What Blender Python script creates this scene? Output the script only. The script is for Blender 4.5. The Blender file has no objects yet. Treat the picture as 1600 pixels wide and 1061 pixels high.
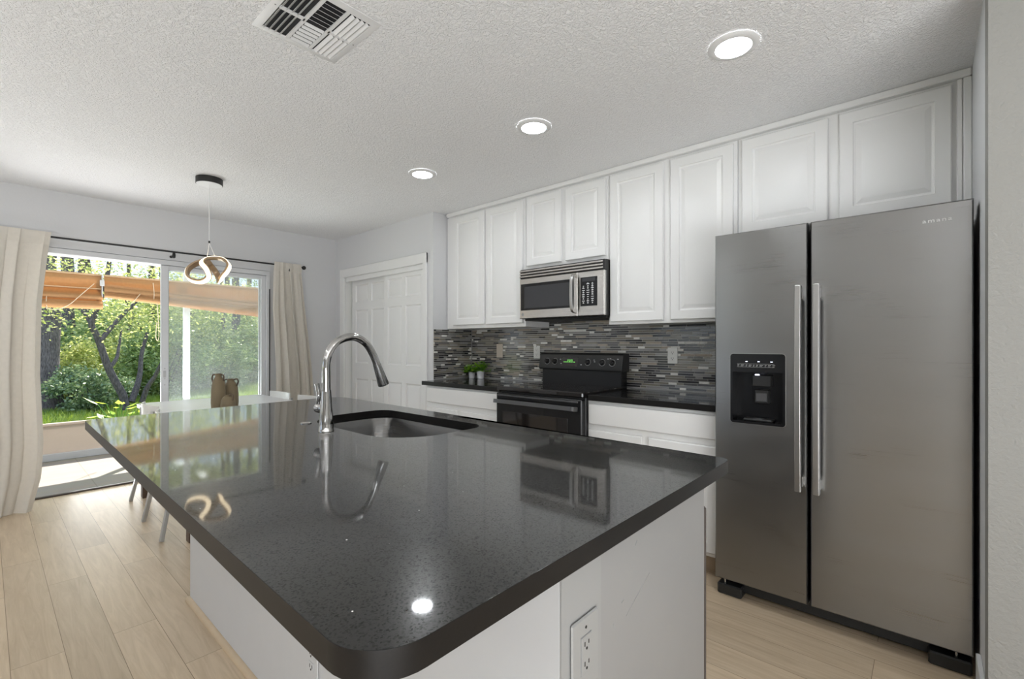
import bpy, math, random
import numpy as np
from mathutils import Vector, Matrix
from mathutils.geometry import tessellate_polygon

S = bpy.context.scene
COL = S.collection
PI = math.pi

# ------------------------------------------------------------------ camera
CAM_H = 1.235
cam_d = bpy.data.cameras.new('camera')
cam_d.sensor_width = 36.0
cam_d.sensor_fit = 'HORIZONTAL'
cam_d.lens = 732.0 / 1600.0 * 36.0
cam_d.shift_y = 7.5 / 1600.0
cam_d.clip_start = 0.02
cam_d.clip_end = 300
cam = bpy.data.objects.new('camera', cam_d)
cam.location = (0, 0, CAM_H)
cam.rotation_euler = (PI / 2, 0, math.radians(41.6))
COL.objects.link(cam)
S.camera = cam

# ------------------------------------------------------------------ exposure, world, sun
S.view_settings.view_transform = 'Standard'
S.view_settings.look = 'None'
S.view_settings.exposure = 1.92
S.view_settings.gamma = 1.0
S.view_settings.use_curve_mapping = False
try:
    S.cycles.use_denoising = True
    S.cycles.max_bounces = 10
    S.cycles.diffuse_bounces = 6
    S.cycles.glossy_bounces = 5
    S.cycles.transparent_max_bounces = 12
    S.cycles.sample_clamp_indirect = 6.0
    S.cycles.caustics_reflective = False
    S.cycles.caustics_refractive = False
except Exception:
    pass

W = bpy.data.worlds.new('sky_world')
S.world = W
W.use_nodes = True
wn = W.node_tree
wn.nodes.clear()
w_out = wn.nodes.new('ShaderNodeOutputWorld')
w_bg = wn.nodes.new('ShaderNodeBackground')
w_tc = wn.nodes.new('ShaderNodeTexCoord')
w_sx = wn.nodes.new('ShaderNodeSeparateXYZ')
w_mr = wn.nodes.new('ShaderNodeMapRange')
w_mr.inputs['From Min'].default_value = -1
w_mr.inputs['From Max'].default_value = 1
w_cr = wn.nodes.new('ShaderNodeValToRGB')
w_cr.color_ramp.elements[0].position = 0.0
w_cr.color_ramp.elements[0].color = (0.86, 0.84, 0.80, 1)
w_cr.color_ramp.elements[1].position = 1.0
w_cr.color_ramp.elements[1].color = (0.42, 0.62, 0.95, 1)
for p_, c_ in ((0.48, (0.86, 0.85, 0.82, 1)), (0.52, (0.72, 0.85, 1.0, 1)), (0.66, (0.55, 0.74, 1.0, 1))):
    e_ = w_cr.color_ramp.elements.new(p_)
    e_.color = c_
wn.links.new(w_tc.outputs['Generated'], w_sx.inputs[0])
wn.links.new(w_sx.outputs['Z'], w_mr.inputs['Value'])
wn.links.new(w_mr.outputs['Result'], w_cr.inputs['Fac'])
wn.links.new(w_cr.outputs['Color'], w_bg.inputs['Color'])
w_bg.inputs['Strength'].default_value = 0.45
wn.links.new(w_bg.outputs[0], w_out.inputs['Surface'])

SUN_DIR = Vector((0.53, -0.42, -0.83)).normalized()
sun_d = bpy.data.lights.new('sun', 'SUN')
sun_d.energy = 3.6
sun_d.angle = math.radians(0.6)
sun_d.color = (1.0, 0.95, 0.86)
sun = bpy.data.objects.new('sun', sun_d)
sun.rotation_euler = SUN_DIR.to_track_quat('-Z', 'Y').to_euler()
sun.location = (-12, 3, 14)
COL.objects.link(sun)

def area(name, loc, size, power, direction, col=(1, 1, 1)):
    d = bpy.data.lights.new(name, 'AREA')
    d.shape = 'RECTANGLE'
    d.size, d.size_y = size
    d.energy = power
    d.color = col
    o = bpy.data.objects.new(name, d)
    o.location = loc
    o.rotation_euler = Vector(direction).to_track_quat('-Z', 'Y').to_euler()
    COL.objects.link(o)
    return o
# added fill lamps in the unseen living side, aimed up for bounced daylight
area('living_fill', (-3.4, -2.4, 0.30), (2.0, 2.0), 10, (0, 0, 1), (0.88, 0.95, 1.0))
area('living_fill', (2.35, -1.2, 0.30), (3.4, 2.8), 80, (-0.2, 0.25, 1), (0.93, 0.97, 1.0))
# added fill lamp low over the lanai tiles, in place of their sunlit bounce
area('lanai_fill', (-6.2, 1.1, 0.30), (1.2, 2.6), 29, (0.35, 0, 1), (0.97, 0.98, 1.0))

CAN_POWER = 24.0       # radiance of the downlight lenses
PEND_POWER = 0.9

# ------------------------------------------------------------------ materials
def lin(r, g, b):
    def f(c):
        c /= 255.0
        return c / 12.92 if c <= 0.04045 else ((c + 0.055) / 1.055) ** 2.4
    return (f(r), f(g), f(b), 1)

def mat(name):
    m = bpy.data.materials.new(name)
    m.use_nodes = True
    nt = m.node_tree
    return m, nt, nt.nodes['Principled BSDF']

def N(nt, t, **kw):
    n = nt.nodes.new(t)
    for k, v in kw.items():
        if hasattr(n, k):
            setattr(n, k, v)
        else:
            n.inputs[k.replace('_', ' ')].default_value = v
    return n

def simple(name, col, rough=0.5, metal=0.0, spec=0.5, coat=0.0, noise=0.0, nscale=12.0, bump=0.0, bscale=200.0, emit=None, estr=0.0):
    """plain surface with a faint procedural mottling, so no material is perfectly flat"""
    m, nt, b = mat(name)
    b.inputs['Roughness'].default_value = rough
    b.inputs['Metallic'].default_value = metal
    b.inputs['Specular IOR Level'].default_value = spec
    b.inputs['Coat Weight'].default_value = coat
    tc = N(nt, 'ShaderNodeTexCoord')
    nz = N(nt, 'ShaderNodeTexNoise')
    nz.inputs['Scale'].default_value = nscale
    nz.inputs['Detail'].default_value = 3
    nt.links.new(tc.outputs['Object'], nz.inputs['Vector'])
    mx = N(nt, 'ShaderNodeMixRGB', blend_type='MIX')
    k = max(noise, 0.015)
    mx.inputs[1].default_value = tuple(c * (1 - k) for c in col[:3]) + (1,)
    mx.inputs[2].default_value = tuple(min(1, c * (1 + k)) for c in col[:3]) + (1,)
    nt.links.new(nz.outputs['Fac'], mx.inputs[0])
    nt.links.new(mx.outputs[0], b.inputs['Base Color'])
    if bump > 0:
        n2 = N(nt, 'ShaderNodeTexNoise')
        n2.inputs['Scale'].default_value = bscale
        n2.inputs['Detail'].default_value = 2
        nt.links.new(tc.outputs['Object'], n2.inputs['Vector'])
        bp = N(nt, 'ShaderNodeBump')
        bp.inputs['Strength'].default_value = bump
        bp.inputs['Distance'].default_value = 0.004
        nt.links.new(n2.outputs['Fac'], bp.inputs['Height'])
        nt.links.new(bp.outputs[0], b.inputs['Normal'])
    if emit:
        b.inputs['Emission Color'].default_value = emit
        b.inputs['Emission Strength'].default_value = estr
    return m

def ceiling_mat():
    m, nt, b = mat('knockdown_ceiling')
    b.inputs['Base Color'].default_value = (0.91, 0.91, 0.915, 1)
    b.inputs['Roughness'].default_value = 0.9
    b.inputs['Specular IOR Level'].default_value = 0.15
    tc = N(nt, 'ShaderNodeTexCoord')
    n1 = N(nt, 'ShaderNodeTexNoise')
    n1.inputs['Scale'].default_value = 78
    n1.inputs['Detail'].default_value = 3.5
    n1.inputs['Roughness'].default_value = 0.6
    n1.inputs['Distortion'].default_value = 0.9
    r1 = N(nt, 'ShaderNodeValToRGB')
    r1.color_ramp.elements[0].position = 0.42
    r1.color_ramp.elements[1].position = 0.60
    bp = N(nt, 'ShaderNodeBump')
    bp.inputs['Strength'].default_value = 0.8
    bp.inputs['Distance'].default_value = 0.0042
    nt.links.new(tc.outputs['Object'], n1.inputs['Vector'])
    nt.links.new(n1.outputs['Fac'], r1.inputs['Fac'])
    nt.links.new(r1.outputs['Color'], bp.inputs['Height'])
    nt.links.new(bp.outputs[0], b.inputs['Normal'])
    return m

def wall_mat(name, col, strength=0.25, scale=90):
    m, nt, b = mat(name)
    b.inputs['Base Color'].default_value = col
    b.inputs['Roughness'].default_value = 0.75
    b.inputs['Specular IOR Level'].default_value = 0.25
    tc = N(nt, 'ShaderNodeTexCoord')
    n1 = N(nt, 'ShaderNodeTexNoise')
    n1.inputs['Scale'].default_value = scale
    n1.inputs['Detail'].default_value = 3
    n1.inputs['Distortion'].default_value = 0.5
    bp = N(nt, 'ShaderNodeBump')
    bp.inputs['Strength'].default_value = strength
    bp.inputs['Distance'].default_value = 0.004
    nt.links.new(tc.outputs['Object'], n1.inputs['Vector'])
    nt.links.new(n1.outputs['Fac'], bp.inputs['Height'])
    nt.links.new(bp.outputs[0], b.inputs['Normal'])
    return m

def plank_mat():
    m, nt, b = mat('oak_plank_floor')
    tc = N(nt, 'ShaderNodeTexCoord')
    mp = N(nt, 'ShaderNodeMapping')
    mp.inputs['Location'].default_value = (0.37, -0.045, 0)
    br = N(nt, 'ShaderNodeTexBrick')
    br.offset = 0.37
    br.inputs['Scale'].default_value = 1.0
    br.inputs['Brick Width'].default_value = 1.22
    br.inputs['Row Height'].default_value = 0.15
    br.inputs['Mortar Size'].default_value = 0.0011
    br.inputs['Mortar Smooth'].default_value = 0.3
    br.inputs['Color1'].default_value = (0.0, 0.0, 0.0, 1)
    br.inputs['Color2'].default_value = (1.0, 1.0, 1.0, 1)
    br.inputs['Mortar'].default_value = (0.5, 0.5, 0.5, 1)
    nt.links.new(tc.outputs['Object'], mp.inputs['Vector'])
    nt.links.new(mp.outputs[0], br.inputs['Vector'])
    mp2 = N(nt, 'ShaderNodeMapping')
    mp2.inputs['Scale'].default_value = (1.3, 15.0, 1.0)
    ad = N(nt, 'ShaderNodeVectorMath', operation='ADD')
    sc = N(nt, 'ShaderNodeVectorMath', operation='SCALE')
    sc.inputs['Scale'].default_value = 7.0
    nt.links.new(br.outputs['Color'], sc.inputs[0])
    nt.links.new(tc.outputs['Object'], ad.inputs[0])
    nt.links.new(sc.outputs[0], ad.inputs[1])
    nt.links.new(ad.outputs[0], mp2.inputs['Vector'])
    nz = N(nt, 'ShaderNodeTexNoise')
    nz.inputs['Scale'].default_value = 2.2
    nz.inputs['Detail'].default_value = 7
    nz.inputs['Roughness'].default_value = 0.62
    nz.inputs['Distortion'].default_value = 0.9
    nt.links.new(mp2.outputs[0], nz.inputs['Vector'])
    cr = N(nt, 'ShaderNodeValToRGB')
    cr.color_ramp.elements[0].position = 0.28
    cr.color_ramp.elements[0].color = (0.455, 0.35, 0.238, 1)
    cr.color_ramp.elements[1].position = 0.72
    cr.color_ramp.elements[1].color = (0.61, 0.492, 0.355, 1)
    nt.links.new(nz.outputs['Fac'], cr.inputs['Fac'])
    hs = N(nt, 'ShaderNodeHueSaturation')
    mr = N(nt, 'ShaderNodeMapRange')
    mr.inputs['To Min'].default_value = 0.88
    mr.inputs['To Max'].default_value = 1.1
    nt.links.new(br.outputs['Color'], mr.inputs['Value'])
    nt.links.new(mr.outputs[0], hs.inputs['Value'])
    nt.links.new(cr.outputs[0], hs.inputs['Color'])
    mx = N(nt, 'ShaderNodeMixRGB')
    mx.inputs[2].default_value = (0.20, 0.14, 0.085, 1)
    nt.links.new(br.outputs['Fac'], mx.inputs[0])
    nt.links.new(hs.outputs[0], mx.inputs[1])
    nt.links.new(mx.outputs[0], b.inputs['Base Color'])
    b.inputs['Roughness'].default_value = 0.42
    b.inputs['Specular IOR Level'].default_value = 0.35
    return m

def tile_floor_mat():
    m, nt, b = mat('beige_floor_tile')
    tc = N(nt, 'ShaderNodeTexCoord')
    mp = N(nt, 'ShaderNodeMapping')
    mp.inputs['Location'].default_value = (0.33, -0.003, 0)
    br = N(nt, 'ShaderNodeTexBrick')
    br.offset = 0.0
    br.inputs['Scale'].default_value = 1.0
    br.inputs['Brick Width'].default_value = 1.2
    br.inputs['Row Height'].default_value = 0.6
    br.inputs['Mortar Size'].default_value = 0.004
    br.inputs['Color1'].default_value = (0.27, 0.243, 0.213, 1)
    br.inputs['Color2'].default_value = (0.285, 0.257, 0.225, 1)
    br.inputs['Mortar'].default_value = (0.20, 0.175, 0.15, 1)
    nt.links.new(tc.outputs['Object'], mp.inputs['Vector'])
    nt.links.new(mp.outputs[0], br.inputs['Vector'])
    mp2 = N(nt, 'ShaderNodeMapping')
    mp2.inputs['Scale'].default_value = (4, 0.6, 1)
    nz = N(nt, 'ShaderNodeTexNoise')
    nz.inputs['Scale'].default_value = 3
    nz.inputs['Detail'].default_value = 4
    nt.links.new(tc.outputs['Object'], mp2.inputs['Vector'])
    nt.links.new(mp2.outputs[0], nz.inputs['Vector'])
    mx = N(nt, 'ShaderNodeMixRGB', blend_type='MULTIPLY')
    mx.inputs[0].default_value = 0.25
    nt.links.new(br.outputs['Color'], mx.inputs[1])
    nt.links.new(nz.outputs['Color'], mx.inputs[2])
    nt.links.new(mx.outputs[0], b.inputs['Base Color'])
    b.inputs['Roughness'].default_value = 0.55
    return m

def quartz_mat():
    m, nt, b = mat('black_sparkle_quartz')
    tc = N(nt, 'ShaderNodeTexCoord')
    v1 = N(nt, 'ShaderNodeTexVoronoi')
    v1.inputs['Scale'].default_value = 420
    nt.links.new(tc.outputs['Object'], v1.inputs['Vector'])
    sx = N(nt, 'ShaderNodeSeparateColor')
    nt.links.new(v1.outputs['Color'], sx.inputs[0])
    cr = N(nt, 'ShaderNodeValToRGB')
    cr.color_ramp.interpolation = 'CONSTANT'
    cr.color_ramp.elements[0].position = 0.0
    cr.color_ramp.elements[0].color = (0.003, 0.003, 0.003, 1)
    cr.color_ramp.elements[1].position = 0.30
    cr.color_ramp.elements[1].color = (0.006, 0.006, 0.006, 1)
    for p, c in ((0.75, 0.010), (0.95, 0.030)):
        e = cr.color_ramp.elements.new(p)
        e.color = (c, c, c, 1)
    nt.links.new(sx.outputs[0], cr.inputs['Fac'])
    # rare bright flecks of mica
    v2 = N(nt, 'ShaderNodeTexVoronoi')
    v2.inputs['Scale'].default_value = 46
    nt.links.new(tc.outputs['Object'], v2.inputs['Vector'])
    s2 = N(nt, 'ShaderNodeSeparateColor')
    nt.links.new(v2.outputs['Color'], s2.inputs[0])
    g1 = N(nt, 'ShaderNodeMath', operation='GREATER_THAN')
    g1.inputs[1].default_value = 0.925
    nt.links.new(s2.outputs[0], g1.inputs[0])
    l1 = N(nt, 'ShaderNodeMath', operation='LESS_THAN')
    l1.inputs[1].default_value = 0.072
    nt.links.new(v2.outputs['Distance'], l1.inputs[0])
    mu = N(nt, 'ShaderNodeMath', operation='MULTIPLY')
    nt.links.new(g1.outputs[0], mu.inputs[0])
    nt.links.new(l1.outputs[0], mu.inputs[1])
    mx = N(nt, 'ShaderNodeMixRGB')
    mx.inputs[2].default_value = (0.85, 0.85, 0.83, 1)
    nt.links.new(mu.outputs[0], mx.inputs[0])
    nt.links.new(cr.outputs[0], mx.inputs[1])
    nt.links.new(mx.outputs[0], b.inputs['Base Color'])
    # dark pits in the polish: no mirror there
    mr = N(nt, 'ShaderNodeMapRange')
    mr.inputs['From Min'].default_value = 0.0
    mr.inputs['From Max'].default_value = 0.45
    mr.inputs['To Min'].default_value = 0.01
    mr.inputs['To Max'].default_value = 0.20
    nt.links.new(sx.outputs[1], mr.inputs['Value'])
    nt.links.new(mr.outputs[0], b.inputs['Specular IOR Level'])
    b.inputs['IOR'].default_value = 1.6
    b.inputs['Roughness'].default_value = 0.24
    b.inputs['Coat Weight'].default_value = 0.75
    b.inputs['Coat Roughness'].default_value = 0.045
    b.inputs['Coat IOR'].default_value = 1.42
    return m

def steel_mat(name, col=(0.56, 0.55, 0.54), rough=0.3, aniso=0.75, axis='Z', smudge=True):
    m, nt, b = mat(name)
    b.inputs['Metallic'].default_value = 1.0
    b.inputs['Anisotropic'].default_value = aniso
    b.inputs['Anisotropic Rotation'].default_value = 0.25
    tg = N(nt, 'ShaderNodeTangent')
    tg.direction_type = 'RADIAL'
    tg.axis = axis
    nt.links.new(tg.outputs[0], b.inputs['Tangent'])
    tc = N(nt, 'ShaderNodeTexCoord')
    mp = N(nt, 'ShaderNodeMapping')
    mp.inputs['Scale'].default_value = (1.6, 1.6, 260) if axis == 'Z' else (260, 1.6, 1.6)
    mp.inputs['Scale'].default_value = (0.6, 0.6, 420) if axis == 'Z' else (420, 0.6, 0.6)
    nz = N(nt, 'ShaderNodeTexNoise')
    nz.inputs['Scale'].default_value = 2.0
    nz.inputs['Detail'].default_value = 3
    nt.links.new(tc.outputs['Object'], mp.inputs['Vector'])
    nt.links.new(mp.outputs[0], nz.inputs['Vector'])
    n2 = N(nt, 'ShaderNodeTexNoise')
    n2.inputs['Scale'].default_value = 3.0
    n2.inputs['Detail'].default_value = 5
    mp3 = N(nt, 'ShaderNodeMapping')
    mp3.inputs['Scale'].default_value = (1.0, 1.0, 2.6)
    nt.links.new(tc.outputs['Object'], mp3.inputs['Vector'])
    nt.links.new(mp3.outputs[0], n2.inputs['Vector'])
    ad = N(nt, 'ShaderNodeMath', operation='ADD')
    nt.links.new(nz.outputs['Fac'], ad.inputs[0])
    nt.links.new(n2.outputs['Fac'], ad.inputs[1])
    mr = N(nt, 'ShaderNodeMapRange')
    mr.inputs['From Min'].default_value = 0.7
    mr.inputs['From Max'].default_value = 1.3
    mr.inputs['To Min'].default_value = rough - 0.03
    mr.inputs['To Max'].default_value = rough + 0.05
    nt.links.new(ad.outputs[0], mr.inputs['Value'])
    nt.links.new(mr.outputs[0], b.inputs['Roughness'])
    mx = N(nt, 'ShaderNodeMixRGB')
    mx.inputs[1].default_value = tuple(c * 0.94 for c in col) + (1,)
    mx.inputs[2].default_value = tuple(c * 1.05 for c in col) + (1,)
    nt.links.new(n2.outputs['Fac'] if smudge else nz.outputs['Fac'], mx.inputs[0])
    nt.links.new(mx.outputs[0], b.inputs['Base Color'])
    return m

def glass_mat(name, veil=0.0, tint=(0.97, 0.985, 0.98), gloss=0.06):
    """thin window pane: clear, a weak mirror, and a pale veil painted in as haze"""
    m, nt, b = mat(name)
    nt.nodes.remove(b)
    out = nt.nodes['Material Output']
    tr = N(nt, 'ShaderNodeBsdfTransparent')
    tr.inputs['Color'].default_value = tint + (1,)
    gl = N(nt, 'ShaderNodeBsdfGlossy')
    gl.inputs['Roughness'].default_value = 0.02
    lw = N(nt, 'ShaderNodeLayerWeight')
    lw.inputs['Blend'].default_value = 0.35
    mr = N(nt, 'ShaderNodeMapRange')
    mr.inputs['To Min'].default_value = gloss * 0.6
    mr.inputs['To Max'].default_value = 0.45
    nt.links.new(lw.outputs['Facing'], mr.inputs['Value'])
    m1 = N(nt, 'ShaderNodeMixShader')
    nt.links.new(mr.outputs[0], m1.inputs[0])
    nt.links.new(tr.outputs[0], m1.inputs[1])
    nt.links.new(gl.outputs[0], m1.inputs[2])
    if veil > 0:  # whitish haze mixed evenly over the pane
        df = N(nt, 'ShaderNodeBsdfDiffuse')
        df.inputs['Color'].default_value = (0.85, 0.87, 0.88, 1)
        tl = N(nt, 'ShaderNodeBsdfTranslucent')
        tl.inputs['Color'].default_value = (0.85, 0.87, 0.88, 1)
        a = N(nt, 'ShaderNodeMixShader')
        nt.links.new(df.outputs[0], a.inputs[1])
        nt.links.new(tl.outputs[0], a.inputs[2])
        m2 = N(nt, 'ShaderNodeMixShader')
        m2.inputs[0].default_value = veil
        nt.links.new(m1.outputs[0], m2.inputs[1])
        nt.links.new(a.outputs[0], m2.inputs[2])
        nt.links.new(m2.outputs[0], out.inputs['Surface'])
    else:
        nt.links.new(m1.outputs[0], out.inputs['Surface'])
    return m

def cloth_mat(name, col, trans=0.35, weave=700, noise=0.06):
    m, nt, b = mat(name)
    nt.nodes.remove(b)
    out = nt.nodes['Material Output']
    tc = N(nt, 'ShaderNodeTexCoord')
    nz = N(nt, 'ShaderNodeTexNoise')
    nz.inputs['Scale'].default_value = 40
    nz.inputs['Detail'].default_value = 4
    nt.links.new(tc.outputs['Object'], nz.inputs['Vector'])
    mx = N(nt, 'ShaderNodeMixRGB')
    mx.inputs[1].default_value = tuple(c * (1 - noise) for c in col[:3]) + (1,)
    mx.inputs[2].default_value = tuple(min(1, c * (1 + noise)) for c in col[:3]) + (1,)
    nt.links.new(nz.outputs['Fac'], mx.inputs[0])
    df = N(nt, 'ShaderNodeBsdfDiffuse')
    tl = N(nt, 'ShaderNodeBsdfTranslucent')
    nt.links.new(mx.outputs[0], df.inputs['Color'])
    nt.links.new(mx.outputs[0], tl.inputs['Color'])
    ms = N(nt, 'ShaderNodeMixShader')
    ms.inputs[0].default_value = trans
    nt.links.new(df.outputs[0], ms.inputs[1])
    nt.links.new(tl.outputs[0], ms.inputs[2])
    wv = N(nt, 'ShaderNodeTexWave')
    wv.inputs['Scale'].default_value = weave
    nt.links.new(tc.outputs['Object'], wv.inputs['Vector'])
    bp = N(nt, 'ShaderNodeBump')
    bp.inputs['Strength'].default_value = 0.15
    bp.inputs['Distance'].default_value = 0.001
    nt.links.new(wv.outputs['Fac'], bp.inputs['Height'])
    nt.links.new(bp.outputs[0], df.inputs['Normal'])
    nt.links.new(ms.outputs[0], out.inputs['Surface'])
    return m

def leaf_mat(name, cols, trans=0.45):
    m, nt, b = mat(name)
    nt.nodes.remove(b)
    out = nt.nodes['Material Output']
    ge = N(nt, 'ShaderNodeNewGeometry')
    cr = N(nt, 'ShaderNodeValToRGB')
    n = len(cols)
    cr.color_ramp.elements[0].position = 0
    cr.color_ramp.elements[0].color = cols[0] + (1,)
    cr.color_ramp.elements[1].position = 1
    cr.color_ramp.elements[1].color = cols[-1] + (1,)
    for i in range(1, n - 1):
        e = cr.color_ramp.elements.new(i / (n - 1))
        e.color = cols[i] + (1,)
    nt.links.new(ge.outputs['Random Per Island'], cr.inputs['Fac'])
    df = N(nt, 'ShaderNodeBsdfDiffuse')
    tl = N(nt, 'ShaderNodeBsdfTranslucent')
    nt.links.new(cr.outputs[0], df.inputs['Color'])
    hs = N(nt, 'ShaderNodeHueSaturation')
    hs.inputs['Hue'].default_value = 0.485
    hs.inputs['Value'].default_value = 1.55
    nt.links.new(cr.outputs[0], hs.inputs['Color'])
    nt.links.new(hs.outputs[0], tl.inputs['Color'])
    gl = N(nt, 'ShaderNodeBsdfGlossy')
    gl.inputs['Roughness'].default_value = 0.35
    ms = N(nt, 'ShaderNodeMixShader')
    ms.inputs[0].default_value = trans
    nt.links.new(df.outputs[0], ms.inputs[1])
    nt.links.new(tl.outputs[0], ms.inputs[2])
    m2 = N(nt, 'ShaderNodeMixShader')
    m2.inputs[0].default_value = 0.07
    nt.links.new(ms.outputs[0], m2.inputs[1])
    nt.links.new(gl.outputs[0], m2.inputs[2])
    nt.links.new(m2.outputs[0], out.inputs['Surface'])
    return m

def bark_mat(name, c1, c2):
    m, nt, b = mat(name)
    tc = N(nt, 'ShaderNodeTexCoord')
    mp = N(nt, 'ShaderNodeMapping')
    mp.inputs['Scale'].default_value = (22, 22, 4.5)
    vo = N(nt, 'ShaderNodeTexNoise')
    vo.inputs['Scale'].default_value = 3
    vo.inputs['Detail'].default_value = 6
    nt.links.new(tc.outputs['Object'], mp.inputs['Vector'])
    nt.links.new(mp.outputs[0], vo.inputs['Vector'])
    cr = N(nt, 'ShaderNodeValToRGB')
    cr.color_ramp.elements[0].position = 0.35
    cr.color_ramp.elements[0].color = c1 + (1,)
    cr.color_ramp.elements[1].position = 0.7
    cr.color_ramp.elements[1].color = c2 + (1,)
    nt.links.new(vo.outputs['Fac'], cr.inputs['Fac'])
    nt.links.new(cr.outputs[0], b.inputs['Base Color'])
    b.inputs['Roughness'].default_value = 0.95
    bp = N(nt, 'ShaderNodeBump')
    bp.inputs['Strength'].default_value = 0.6
    bp.inputs['Distance'].default_value = 0.02
    nt.links.new(vo.outputs['Fac'], bp.inputs['Height'])
    nt.links.new(bp.outputs[0], b.inputs['Normal'])
    return m

def ground_mat():
    m, nt, b = mat('woodland_ground')
    tc = N(nt, 'ShaderNodeTexCoord')
    nz = N(nt, 'ShaderNodeTexNoise')
    nz.inputs['Scale'].default_value = 1.3
    nz.inputs['Detail'].default_value = 8
    nt.links.new(tc.outputs['Object'], nz.inputs['Vector'])
    cr = N(nt, 'ShaderNodeValToRGB')
    cr.color_ramp.elements[0].position = 0.3
    cr.color_ramp.elements[0].color = (0.11, 0.15, 0.04, 1)
    cr.color_ramp.elements[1].position = 0.7
    cr.color_ramp.elements[1].color = (0.26, 0.33, 0.08, 1)
    nt.links.new(nz.outputs['Fac'], cr.inputs['Fac'])
    nt.links.new(cr.outputs[0], b.inputs['Base Color'])
    b.inputs['Roughness'].default_value = 1
    b.inputs['Specular IOR Level'].default_value = 0.1
    return m

M = {}
M['ceiling'] = ceiling_mat()
M['wall'] = wall_mat('pale_grey_wall', (0.67, 0.675, 0.69, 1), 0.15, 70)
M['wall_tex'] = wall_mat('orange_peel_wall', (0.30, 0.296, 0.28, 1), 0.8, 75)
M['wall_living'] = wall_mat('dimmed_living_wall', (0.27, 0.265, 0.25, 1), 0.15, 70)  # unseen walls coloured dark to dim reflections and fill
M['floor'] = plank_mat()
M['tile_floor'] = tile_floor_mat()
M['trim'] = simple('white_trim_paint', (0.80, 0.80, 0.80, 1), 0.4)
M['cab'] = simple('white_cabinet_paint', (0.79, 0.79, 0.785, 1), 0.36, noise=0.02, nscale=3)
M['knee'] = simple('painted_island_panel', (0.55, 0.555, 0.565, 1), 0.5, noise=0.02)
M['shaded_knee_end'] = simple('darkened_knee_end', (0.315, 0.315, 0.312, 1), 0.45)  # knee wall's end face, its shade put into a darker colour
M['panel_end'] = simple('shaded_end_panel', (0.29, 0.288, 0.285, 1), 0.4, noise=0.02)  # white panel coloured grey, its shade put into the colour
M['quartz'] = quartz_mat()
M['quartz_edge'] = simple('darkened_quartz_edge', (0.010, 0.009, 0.0085, 1), 0.35, spec=0.22, noise=0.3, nscale=300)  # edge made black and dull, its dark reflections put into the colour
M['steel'] = steel_mat('brushed_steel_door', (0.32, 0.32, 0.318), 0.30, 0.8)
M['steel_h'] = steel_mat('steel_handle', (0.47, 0.465, 0.455), 0.34, 0.4, smudge=False)
M['steel_mw'] = steel_mat('steel_microwave', (0.55, 0.53, 0.505), 0.24, 0.6, smudge=False)
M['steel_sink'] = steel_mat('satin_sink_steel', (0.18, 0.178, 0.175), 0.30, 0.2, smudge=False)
M['chrome'] = simple('polished_nickel', (0.50, 0.495, 0.49, 1), 0.09, 1.0)
M['nickel'] = simple('spray_head_nickel', (0.34, 0.34, 0.34, 1), 0.16, 1.0)
M['black_gloss'] = simple('black_enamel', (0.010, 0.010, 0.011, 1), 0.24, spec=0.32)
M['black_glass'] = simple('black_oven_glass', (0.016, 0.014, 0.014, 1), 0.05)
M['black_soft'] = simple('black_plastic', (0.014, 0.014, 0.014, 1), 0.38)
M['black_matte'] = simple('black_metal', (0.012, 0.012, 0.012, 1), 0.5)
M['grey_handle'] = simple('dark_grey_handle', (0.075, 0.075, 0.078, 1), 0.3)
M['mw_glass'] = simple('smoked_microwave_glass', (0.035, 0.036, 0.040, 1), 0.07)
M['grey_mark'] = simple('printed_grey_marking', (0.30, 0.30, 0.30, 1), 0.5)
M['burner'] = simple('burner_print', (0.06, 0.06, 0.06, 1), 0.2)
M['white_mark'] = simple('printed_white_marking', (0.72, 0.72, 0.72, 1), 0.5)
M['plate_white'] = simple('white_plate_plastic', (0.80, 0.80, 0.77, 1), 0.35)
M['plate_beige'] = simple('almond_plate_plastic', (0.62, 0.55, 0.46, 1), 0.4)
M['slot'] = simple('dark_slot', (0.02, 0.018, 0.016, 1), 0.7)
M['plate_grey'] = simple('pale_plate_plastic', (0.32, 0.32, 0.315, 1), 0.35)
M['scuff'] = simple('scuffed_paint', (0.29, 0.29, 0.28, 1), 0.6)
M['shoe'] = simple('oak_shoe_moulding', (0.52, 0.40, 0.27, 1), 0.45, noise=0.12, nscale=20)
M['toe'] = simple('brown_toe_strip', (0.33, 0.25, 0.17, 1), 0.6, noise=0.1)
M['brown_edge'] = simple('dark_brown_door_edge', (0.075, 0.06, 0.052, 1), 0.5)
M['curtain'] = cloth_mat('linen_curtain', (0.75, 0.71, 0.645), 0.22)
M['shade'] = cloth_mat('amber_shade_fabric', (0.56, 0.34, 0.175), 0.46, 300, 0.10)
M['shade_bar'] = simple('tan_shade_bar', (0.50, 0.34, 0.20, 1), 0.6)
M['alu'] = simple('white_door_frame', (0.66, 0.67, 0.69, 1), 0.4)
M['alu_grey'] = simple('grey_aluminium', (0.48, 0.48, 0.49, 1), 0.4)
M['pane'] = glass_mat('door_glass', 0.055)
M['kick'] = cloth_mat('translucent_kick_panel', (0.60, 0.53, 0.475), 0.38, 5, 0.02)
M['table'] = simple('pale_table_top', (0.80, 0.80, 0.82, 1), 0.28)
M['table_leg'] = simple('dark_walnut_leg', (0.075, 0.045, 0.03, 1), 0.4, noise=0.2, nscale=30)
M['chair_leg'] = simple('grey_metal_chair_leg', (0.42, 0.42, 0.41, 1), 0.35, 0.4)
M['chair_seat'] = simple('off_white_chair_shell', (0.70, 0.69, 0.66, 1), 0.45)
M['chair_pad'] = simple('charcoal_chair_pad', (0.10, 0.10, 0.10, 1), 0.7)
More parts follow.
